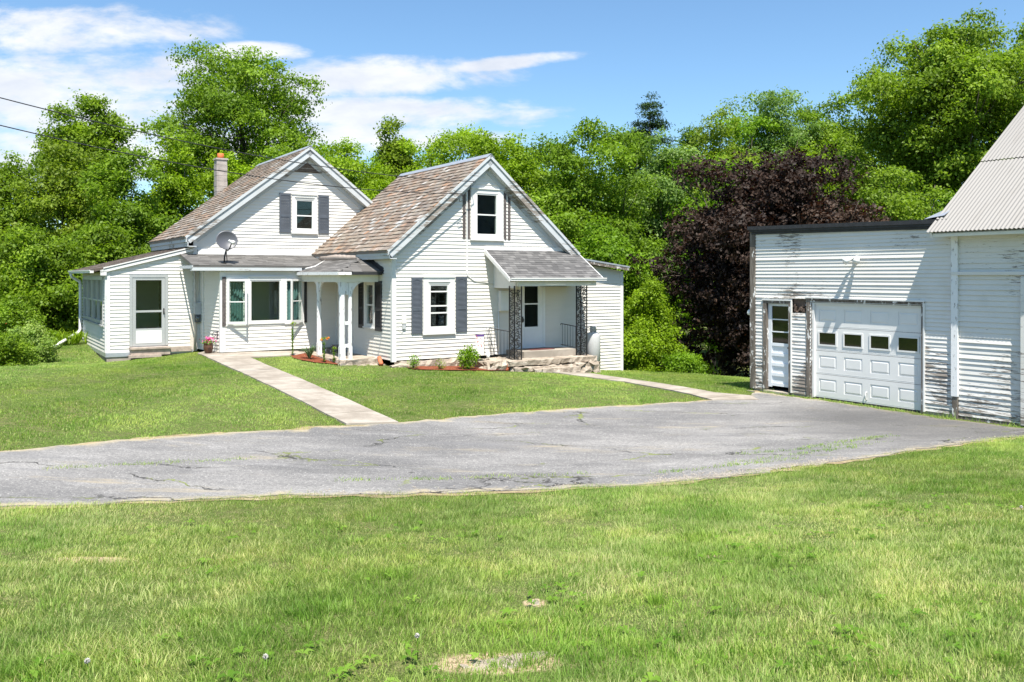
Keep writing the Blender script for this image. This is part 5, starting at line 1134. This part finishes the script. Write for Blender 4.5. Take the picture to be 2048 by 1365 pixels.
TREES = [
    ('round_tree', 'round dark green tree rising above the others at the far left', -27.05, 55, 14.39, 2.94, 4, 'round', 'deep', 15000, 0.2),
    ('open_tree', 'tall open-branched tree standing above the chimney', -17.24, 55, 17.36, 5.92, 6.5, 'open', 'mid', 15000, 0.2),
    ('leafy_tree', 'dark green tree at the left edge below the cables', -23.81, 41, 8.69, 2.03, -2, 'round', 'deep', 15000, 0.16),
    ('leafy_tree', 'olive green tree in front of the tall round dark one', -20.67, 40, 8.89, 2.33, -2, 'round', 'olive', 17000, 0.16),
    ('leafy_tree', 'mid green tree directly behind the sun porch roof', -17.21, 38, 8.32, 2.10, -2, 'round', 'mid', 16000, 0.15),
    ('leafy_tree', 'lime green tree left of the chimney with its top under the cable', -16.85, 43, 9.85, 1.95, -2, 'round', 'lime', 17000, 0.16),
    ('leafy_tree', 'lime green tree right behind the chimney', -14.89, 45, 9.21, 2.22, -2, 'round', 'lime', 14000, 0.17),
    ('leafy_tree', 'low dark green tree at the left edge behind the bushes', -18.30, 33, 4.61, 1.92, -1.5, 'round', 'deep', 15000, 0.14),
    ('leafy_tree', 'low dark green tree beside the sun porch windows', -16.23, 34.5, 4.70, 1.70, -1.5, 'round', 'deep', 14000, 0.14),
    ('leafy_tree', 'green tree behind the tip of the main gable', -12.53, 48, 10.01, 3.21, 0, 'round', 'mid', 14000, 0.17),
    ('leafy_tree', 'lime green tree between the two gables', -8.35, 45, 9.87, 3.14, 0, 'round', 'lime', 16000, 0.16),
    ('leafy_tree', 'fresh green tree just right of the main gable tip', -11.61, 52, 10.73, 2.72, 0, 'round', 'fresh', 12000, 0.18),
    ('leafy_tree', 'fresh green tree behind the slender olive one', -6.77, 52, 11.03, 2.87, 0, 'round', 'fresh', 12000, 0.18),
    ('leafy_tree', 'mid green tree between two lime ones behind the front gable', -2.01, 54, 11.67, 2.83, 0, 'round', 'mid', 12000, 0.18),
    ('leafy_tree', 'fresh green tree at the left foot of the tall mid green one', 2.50, 50, 10.37, 2.62, -1, 'round', 'fresh', 12000, 0.18),
    ('slender_tree', 'slender olive tree poking up between the two gables', -6.95, 50, 11.97, 1.22, 4, 'tall', 'olive', 6000, 0.17),
    ('leafy_tree', 'lime green tree behind the ridge of the front gable', -3.66, 47, 10.78, 3.42, 0, 'round', 'lime', 16000, 0.16),
    ('leafy_tree', 'lime green tree right of the front gable tip', -0.10, 45, 10.08, 3.14, 0, 'round', 'lime', 15000, 0.16),
    ('leafy_tree', 'tall mid green tree right of the front gable', 3.57, 42, 10.37, 3.17, -2.5, 'round', 'mid', 21000, 0.16),
    ('leafy_tree', 'fresh green tree behind the lean-to end of the house', 3.68, 35, 5.03, 2.24, -2.5, 'round', 'fresh', 17000, 0.14),
    ('silvery_tree', 'silvery green tree below the dark pine', 8.05, 46, 10.51, 2.81, -2, 'round', 'silver', 16000, 0.17),
    ('pine_tree', 'dark pine tree standing above the silvery tree', 9.63, 60, 15.20, 2.79, 3, 'cone', 'pine', 9000, 0.2),
    ('leafy_tree', 'olive green tree right of the dark pine', 12.12, 52, 12.42, 3.48, 0, 'round', 'olive', 14000, 0.18),
    ('leafy_tree', 'pale domed tree on the skyline above the purple maple', 17.57, 58, 15.23, 4.22, 2, 'round', 'silver', 15000, 0.2),
    ('leafy_tree', 'dark green tree on the skyline left of the tallest tree', 21.72, 58, 14.96, 3.71, 2, 'round', 'deep', 12000, 0.2),
    ('leafy_tree', 'lime green tree just above the purple maple crown', 15.40, 46, 9.89, 3.08, -2, 'round', 'lime', 17000, 0.17),
    ('leafy_tree', 'fresh green tree left of the purple maple top', 10.90, 44, 8.68, 2.69, -2, 'round', 'fresh', 13000, 0.16),
    ('leafy_tree', 'fresh green tree on the skyline between the pine and the pale dome', 15.44, 57, 13.69, 2.98, 0, 'round', 'fresh', 12000, 0.19),
    ('leafy_tree', 'mid green tree on the skyline right of the pale dome', 21.12, 62, 15.01, 2.88, 2, 'round', 'mid', 11000, 0.2),
    ('leafy_tree', 'mid green tree on the skyline just right of the pine', 11.75, 56, 12.52, 2.60, 0, 'round', 'mid', 11000, 0.19),
    ('leafy_tree', 'mid green tree left of the pine', 6.72, 50, 11.18, 2.03, 0, 'round', 'mid', 11000, 0.18),
    ('big_tree', 'huge light green tree towering behind the barn roof', 20.49, 40, 14.56, 4.77, 5.2, 'big', 'ash', 34000, 0.165),
    ('leafy_tree', 'green tree at the upper right corner beside the huge one', 26.89, 44, 15.85, 2.81, 4, 'tall', 'mid', 12000, 0.18),
    ('leafy_tree', 'light green tree above the flat garage roof', 15.59, 35, 7.27, 2.14, -1, 'round', 'ash', 16000, 0.14),
    ('leafy_tree', 'fresh green tree at the foot of the huge one behind the barn', 19.81, 37, 6.34, 2.04, -1, 'round', 'fresh', 10000, 0.15),
    ('leafy_tree', 'light green tree at the left shoulder of the huge one', 19.57, 47, 11.41, 3.01, 0, 'round', 'ash', 12000, 0.17),
    ('purple_maple', 'broad dark purple maple beside the garage', 9.82, 32, 7.29, 4.09, -2.0, 'maple', 'purple', 40000, 0.145),
    ('leafy_shrub', 'bright lime shrub at the right end of the house', 4.81, 30.5, 2.52, 1.03, -1.2, 'bush', 'lime', 10000, 0.1),
    ('leafy_shrub', 'low lime shrub against the lean-to corner', 4.23, 29.6, 1.06, 0.86, -1.0, 'bush', 'lime', 7000, 0.09),
    ('leafy_shrub', 'small fresh green shrub under the purple maple', 5.89, 29.3, 0.09, 0.68, -1.0, 'bush', 'fresh', 4000, 0.08),
    ('leafy_shrub', 'tall green bush at the left edge of the lawn', -15.68, 27, 2.00, 0.94, -0.3, 'bush', 'mid', 7000, 0.09),
    ('leafy_shrub', 'pale flowering bush in front of the white downspout', -13.66, 24.5, 1.38, 0.68, -0.2, 'bush', 'weed', 6000, 0.07),
    ('leafy_shrub', 'dark low bush at the left edge of the picture', -13.26, 22.5, 1.23, 0.65, 0.0, 'bush', 'deep', 5000, 0.07),
]

for i, a in enumerate(TREES): tree(*a, 100 + i)
# far wood behind everything
rng = np.random.default_rng(77); n = 260000
xs = rng.uniform(-62, 62, n // 20); ys = 72 + rng.normal(0, 3.5, n // 20)
hh = 6.5 + 2.5 * np.sin(xs * .21) + 2.2 * np.sin(xs * .57 + 1) + 1.2 * np.sin(xs * 1.9) + np.where(xs > 8, 3.0, 0); hh = np.where(xs < -33, hh * .75, hh)
zs = -3.5 + (hh + 3.5) * rng.uniform(0, 1, n // 20) ** .7
v = leafquads(n, rng, np.stack([xs, ys, zs], 1), (.8, .8, .45), .24, .3, .6)
tag(leafmesh('distant_woods', v, rng, LM['mid']), 'far-off mass of green woods behind the separate trees', 'woods', kind='stuff')

# ------------------------------------------------------------------ garden plants
def plant(name, label, cat, u, v_, build, grp=None):
    p = hw(u, v_); t_ = empty(name, (p.x, p.y, gz(p.x, p.y) + .02), 0, label, cat, grp); build(t_); return t_
def strap(mb, an, L, H, wd, droop, n=5):
    pts = [(L * t_ * math.cos(an), L * t_ * math.sin(an), H * (t_ * 1.6 - droop * t_ * t_)) for t_ in np.linspace(0, 1, n)]
    q = (-math.sin(an), math.cos(an)); ws = [wd * (1 - (i / (n - 1)) ** 2 * .95) for i in range(n)]
    mb.add([(p[0] - q[0] * w_, p[1] - q[1] * w_, p[2]) for p, w_ in zip(pts, ws)] + [(p[0] + q[0] * w_, p[1] + q[1] * w_, p[2]) for p, w_ in zip(pts, ws)], [(i, i + 1, i + 1 + n, i + n) for i in range(n - 1)])
def iris(t_):
    mb = MB(); rr = random.Random(3)
    for i in range(64): mb.rnd = rr.random(); strap(mb, rr.uniform(0, 6.28), rr.uniform(.15, .42), rr.uniform(.35, .62), .014, rr.uniform(.75, 1.2))
    mb.build('leaves', leafy('iris_leaf', (.07, .13, .06), (.12, .20, .10), (.20, .28, .16), .25), t_)
plant('iris_clump', 'clump of grey-green strap leaves at the left porch post', 'plant', -1.62, 2.1, iris)
def lily(h, seed, flower):
    def f(t_):
        mb = MB(); rr = random.Random(seed); mb.tube([(0, 0, 0), (.01, 0, h * .5), (.0, .0, h)], [.012, .010, .006], 5)
        for i in range(int(h * 130)):
            z = rr.uniform(.03, h * .8); b = MB(); b.rnd = rr.random(); strap(b, rr.uniform(0, 6.28), rr.uniform(.06, .11), .05, .013, rr.uniform(.6, 1.6), 4)
            mb.rnd = b.rnd; mb.add([(p[0], p[1], p[2] + z) for p in b.v], b.f)
        mb.build('stem', M['weed'], t_); r_ = np.random.default_rng(seed)
        if flower: leafmesh('flower', leafquads(30, r_, np.array([[-.08, 0, h * .93], [.10, 0, h * 1.0]]), (.02, .02, .02), .07, .2, .6), r_, M['orange'], t_)
        leafmesh('bud', leafquads(22, r_, np.array([[.02, 0, h]]), (.035, .035, .02), .07, .2, .35), r_, LM['lime'], t_)
    return f
plant('lily', 'tall lily with an orange flower beside the left porch post', 'plant', -1.5, 1.28, lily(.68, 4, True)); plant('lily', 'shorter lily in bud right of the tall orange one', 'plant', -1.27, 1.12, lily(.42, 5, False))
plant('lily', 'thin yellow-flowered stalk in front of the bay wall', 'plant', -1.85, 2.9, lily(.95, 8, False))
def bush(r_, h, N, seed, mk='weed', ls=.055):
    def f(t_):
        q = np.random.default_rng(seed); d_ = unit(q, 120) * (q.uniform(.3, 1, 120) ** .5)[:, None] * np.array([r_, r_, h * .5]) + np.array([0, 0, h * .52])
        leafmesh('foliage', leafquads(N, q, d_, (.05, .05, .04), ls, .3, .5), q, M['weed'] if mk == 'weed' else LM[mk], t_)
        mb = MB()
        for i in range(14): e_ = d_[i]; mb.tube([(0, 0, -.02), (e_[0] * .4, e_[1] * .4, e_[2] * .6), tuple(e_)], [.008, .006, .003], 4)
        mb.build('stems', M['bark'], t_)
    return f
plant('rounded_bush', 'rounded leafy green bush in front of the garden flag', 'shrub', 1.86, -.95, bush(.27, .62, 1500, 3, 'fresh', .07))
plant('small_plant', 'small upright green plant below the left grey shutter', 'plant', .34, -.62, bush(.13, .34, 320, 4))
plant('small_plant', 'sparse reddish seedling left of the rounded bush', 'plant', 1.05, -.85, bush(.12, .26, 150, 5, 'olive'))
def daylilies(t_):
    mb = MB(); rr = random.Random(8)
    for k in range(46):
        x, y = rr.uniform(-1.5, 1.5), rr.uniform(-.5, .5)
        for i in range(12):
            b = MB(); strap(b, rr.uniform(0, 6.28), rr.uniform(.25, .5), rr.uniform(.4, .75), .014, rr.uniform(.8, 1.2)); mb.rnd = rr.random(); mb.add([(p[0] + x, p[1] + y, p[2]) for p in b.v], b.f)
    mb.build('leaves', LM['lime'], t_); r_ = np.random.default_rng(8)
    leafmesh('flowers', leafquads(110, r_, np.stack([r_.uniform(-1.4, -.2, 24), r_.uniform(-.4, .4, 24), r_.uniform(.55, .75, 24)], 1), (.03, .03, .02), .07, .3, .8), r_, M['orange'], t_)
dp = (-15.6, 28.0); dl = empty('daylily_bed', (*dp, gz(*dp)), 0, 'yellow-green daylily bed with orange blooms beside the downspout', 'plant'); daylilies(dl)

# ------------------------------------------------------------------ grass
FOOT = [[tuple(hw(*p)[:2]) for p in q_] for q_ in ([(-6.5, 5.55), (-6.5, 11.7), (3.2, 11.7), (8.3, 6), (8.3, -.03), (6.15, -.03), (6.15, -1.5), (5.2, -1.72), (3.6, -1.72), (2.3, -1.3), (2.3, -.1), (.0, -.1), (.0, .55), (-1.1, .62), (-1.3, 3.3), (-1.3, 4.0), (-3.6, 4.0), (-4.0, 5.6)],)]
GFOOT = [tuple(gw(*p)[:2]) for p in [(-.1, -.05), (15, -.05), (15, 9.3), (4.9, 9.3), (4.9, 6.6), (-.1, 6.6)]]
def shrink(poly, d_): return poly
PATCH = [(-3.35, 6.9, .34, .13), (-.08, 4.56, .33, .18), (5.0, 8.3, .2, .09), (5.6, 8.42, .15, .07), (-6.3, 13.4, .5, .12), (.16, 5.74, .08, .1), (1.6, 6.9, .1, .06)]
def grass(name, n, xr, yr, hgt, wid, seed, label, cond, thin=1.0):
    rng = np.random.default_rng(seed); x = rng.uniform(*xr, n); y = yr[0] + (yr[1] - yr[0]) * rng.uniform(0, 1, n) if thin == 1 else yr[0] + (yr[1] - yr[0]) * rng.uniform(0, 1, n) ** thin
    k = cond(x, y)
    x, y = x[k], y[k]
    bad = np.zeros(len(x), bool)
    xj, yj = x + rng.normal(0, .085, len(x)), y + rng.normal(0, .085, len(x))
    for P_ in (DRIVE, BED1, BED2): bad |= inside(P_, xj, yj)
    for P_ in (WALK, SIDE, FOOT[0], GFOOT): bad |= inside(P_, x + .25 * (xj - x), y + .25 * (yj - y))
    for (px_, py_, a, b) in PATCH: bad |= (((x - px_) / a) ** 2 + ((y - py_) / b) ** 2 < rng.uniform(.0, 1.25, len(x)))
    x, y = x[~bad], y[~bad]; n = len(x)
    z = hz(x, y) - .005
    # tufts: height follows a smooth pattern
    tf = .72 + .34 * np.sin(x * 1.7 + np.sin(y * 2.3)) * np.sin(y * 1.9 + np.sin(x * 1.3)) + .30 * np.sin(x * 6.1 + 2 * np.sin(y * 3.7)) * np.sin(y * 5.3)
    h = hgt * np.clip(tf, .3, 1.5) * rng.uniform(.55, 1.25, n); an = rng.uniform(0, 2 * np.pi, n); le = h * rng.uniform(.15, .9, n)
    la = rng.normal(0, 1.3, n) + np.sin(x * .9) * 1.5
    wx, wy = np.cos(an) * wid, np.sin(an) * wid; lx, ly = np.cos(la) * le, np.sin(la) * le
    P0 = np.stack([x - wx, y - wy, z], 1); P1 = np.stack([x + wx, y + wy, z], 1)
    P2 = np.stack([x + wx * .75 + lx * .35, y + wy * .75 + ly * .35, z + h * .6], 1); P3 = np.stack([x - wx * .75 + lx * .35, y - wy * .75 + ly * .35, z + h * .6], 1)
    P4 = np.stack([x + lx, y + ly, z + h * .95], 1)
    V_ = np.stack([P0, P1, P2, P3, P4], 1).reshape(-1, 3)
    b = np.arange(n)[:, None] * 5; F_ = np.concatenate([b, b + 1, b + 2, b + 3, b + 3, b + 2, b + 4], 1).ravel(); tot = np.tile([4, 3], n)
    return tag(np_mesh(name, V_, F_, tot, M['grass'], np.repeat(rng.uniform(0, 1, n), 5)), label, 'grass', kind='stuff')
fr_ = lambda x, y: np.abs(x) < .63 * y + 2.6
grass('grass', 1750000, (-10.5, 13.5), (2.6, 17), .058, .0019, 1, 'rough sunlit grass of the near lawn below the driveway', lambda x, y: fr_(x, y) & (y < 13.4 + .5 * x), 1.35)
grass('grass', 1200000, (-21, 14), (10, 34), .048, .0042, 2, 'mown green lawn between the driveway and the house', lambda x, y: fr_(x, y) & (y > 13.4 + .5 * x), 1.0)

# taller darker tufts in the near lawn
def tufts(n, seed):
    rng = np.random.default_rng(seed); y = 3.0 + 9.5 * rng.uniform(0, 1, n) ** 1.25; x = rng.uniform(-.63, .63, n) * y
    k = (y < 9.4 + .33 * x); x, y = x[k], y[k]; n = len(x); m = rng.integers(14, 60, n); ti = np.repeat(np.arange(n), m); N = len(ti)
    r_ = rng.uniform(.02, .10, n)[ti]; px_ = x[ti] + rng.normal(0, 1, N) * r_; py_ = y[ti] + rng.normal(0, 1, N) * r_; z = hz(px_, py_) - .005
    h = rng.uniform(.04, .095, n)[ti] * rng.uniform(.5, 1.15, N); an = rng.uniform(0, 6.28, N); la = np.arctan2(py_ - y[ti], px_ - x[ti]) + rng.normal(0, .6, N); le = h * rng.uniform(.2, .8, N); wid = .0023
    wx, wy = np.cos(an) * wid, np.sin(an) * wid; lx, ly = np.cos(la) * le, np.sin(la) * le
    V_ = np.stack([np.stack([px_ - wx, py_ - wy, z], 1), np.stack([px_ + wx, py_ + wy, z], 1), np.stack([px_ + wx * .75 + lx * .35, py_ + wy * .75 + ly * .35, z + h * .6], 1), np.stack([px_ - wx * .75 + lx * .35, py_ - wy * .75 + ly * .35, z + h * .6], 1), np.stack([px_ + lx, py_ + ly, z + h * .95], 1)], 1).reshape(-1, 3)
    b = np.arange(N)[:, None] * 5; F_ = np.concatenate([b, b + 1, b + 2, b + 3, b + 3, b + 2, b + 4], 1).ravel()
    tag(np_mesh('grass_tufts', V_, F_, np.tile([4, 3], N), M['grass'], np.repeat(np.clip(rng.uniform(0, .7, n)[ti] + rng.normal(0, .08, N), 0, .84), 5)), 'taller tufts of grass dotted through the near lawn', 'grass', kind='stuff')
tufts(2600, 9)
# ------------------------------------------------------------------ small things in the grass and on the drive
rng = np.random.default_rng(21)
V_ = []; rb = []
cl = [(rng.uniform(-.6, .6), 3.4 + 8 * rng.uniform() ** 1.3) for _ in range(26)]
for k in range(330):
    c0 = cl[rng.integers(0, 26)]; y = c0[1] + rng.normal(0, .35); x = c0[0] * c0[1] + rng.normal(0, .45)
    if y < 3: continue
    if y > 9.6 + .35 * x: continue
    n = rng.integers(5, 10); s_ = rng.uniform(.022, .065); b0 = rng.uniform(0, 1)
    for i in range(n):
        an = rng.uniform(0, 6.28); L = s_ * rng.uniform(.6, 1.2); w_ = L * .22; c, d_ = math.cos(an), math.sin(an); z = gz(x, y) + .03
        a = np.array([x, y, z]); m_ = a + np.array([c * L * .55, d_ * L * .55, L * .30]); e_ = a + np.array([c * L, d_ * L, L * .12]); q_ = np.array([-d_, c, 0]) * w_
        V_.append([a, m_ - q_, e_, m_ + q_]); rb.append(min(1, max(0, b0 + rng.uniform(-.2, .2))))
V_ = np.array(V_)
tag(leafmesh('weeds', V_, rng, M['weed'], None, None, np.array(rb)), 'broad-leaved weeds scattered through the near lawn', 'weeds', kind='stuff')
# loose pale gravel along the near edge of the driveway
mb = MB(); rr = random.Random(6)
for k in range(2400):
    t_ = rr.random(); i = 3 + int(t_ * 5.999); a, b = near[i], near[i + 1]; q_ = rr.random()
    wgt = 1.0 if i in (5, 6) else .12
    if rr.random() > wgt: continue
    x = a[0] + (b[0] - a[0]) * q_ + rr.gauss(0, .05); y = a[1] + (b[1] - a[1]) * q_ + .12 + abs(rr.gauss(0, .16)) - .1; s_ = rr.uniform(.005, .016); z = gz(x, y) + .024
    mb.rnd = rr.random(); o = len(mb.v)
    mb.add([(x - s_, y - s_ * rr.uniform(.4, 1), z), (x + s_ * rr.uniform(.4, 1), y - s_, z), (x + s_, y + s_ * rr.uniform(.4, 1), z), (x - s_ * rr.uniform(.4, 1), y + s_, z), (x + rr.uniform(-.3, .3) * s_, y, z + s_ * rr.uniform(.6, 1.1))], [(0, 1, 4), (1, 2, 4), (2, 3, 4), (3, 0, 4)])
tag(mb.build('gravel', plain('pale_gravel', (.27, .24, .205), .9, .35, 40)), 'loose pale gravel along the near edge of the driveway', 'gravel', kind='stuff')
# grass growing from cracks and along the garage foot
VV = []; rb = []
def tuft(x, y, n, r_, h):
    for i in range(n):
        px_, py_ = x + rng.normal(0, r_), y + rng.normal(0, r_ * .5); an = rng.uniform(0, 6.28); hh_ = h * rng.uniform(.4, 1.2); z = gz(px_, py_) + .015; q_ = np.array([math.cos(an), math.sin(an), 0]); l_ = np.array([rng.normal(0, .5), rng.normal(0, .5), 1.0]) * hh_
        a = np.array([px_, py_, z]); VV.append([a - q_ * .004, a + q_ * .004, a + l_ + q_ * .001, a + l_ - q_ * .001]); rb.append(rng.uniform(0, .9))
for s in np.arange(.2, 6.2, .12):
    if rng.uniform() < .75: p = gw(s, -.22 + rng.normal(0, .05)); tuft(p.x, p.y, int(rng.integers(4, 22)), .07, .07 if s < 4.7 else .11)
for (x0, y0, x1, y1) in ((2.0, 11.6, 4.2, 12.6), (3.0, 12.2, 5.4, 13.6), (4.6, 13.6, 6.6, 14.8), (-5.9, 11.0, -3.6, 12.2), (3.4, 13.0, 6.2, 14.1), (-2.4, 11.0, 1.0, 11.6)):
    for i in range(70): t_ = rng.uniform(); tuft(x0 + (x1 - x0) * t_ + rng.normal(0, .03), y0 + (y1 - y0) * t_ + rng.normal(0, .05), int(rng.integers(3, 12)), .06, .035)
VV = np.array(VV); tag(leafmesh('crack_grass', VV, rng, M['grass'], None, None, np.array(rb)), 'tufts of grass growing from the driveway cracks and garage foot', 'grass', kind='stuff')
# dandelion clocks
for i, (px_, y_) in enumerate(((.75, 3.75), (-1.21, 4.22), (-.51, 4.62), (-2.0, 4.05), (4.5, 7.6), (5.6, 8.2), (5.2, 7.4))):
    x = px_; z = gz(x, y_); h = .13
    t_ = empty('dandelion', (x, y_, z), 0, 'white dandelion clock standing in the near lawn', 'flower', 'dandelion clocks in the near lawn')
    mb = MB(); mb.tube([(0, 0, 0), (.005, 0, h * .5), (0, 0, h)], .0022, 4); mb.build('stem', M['weed'], t_)
    q = np.random.default_rng(i); d_ = unit(q, 60) * .014; mb = MB()
    for e_ in d_: mb.tube([(0, 0, h), (e_[0], e_[1], h + e_[2])], [.0004, .0022], 3)
    mb.build('seed_head', M['seed'], t_)
# stones lying in the lawn
for i, (x, y_, sx, sy, lab) in enumerate(((-.10, 4.52, .34, .16, 'flat grey stone in a bare patch at the bottom of the lawn'), (.10, 4.66, .24, .13, 'small flat stone beside the bigger one in the bare patch'), (.16, 5.72, .09, .12, 'little grey stone half buried in the middle of the near lawn'))):
    mb = MB(); rough(mb, -sx / 2, sx / 2, -sy / 2, sy / 2, -.05, .012, 70 + i, .014, .05); o = mb.build('stone', M['stone'], None, (x, y_, gz(x, y_))); o.rotation_euler = (0, 0, R(20)); tag(o, lab, 'stone')
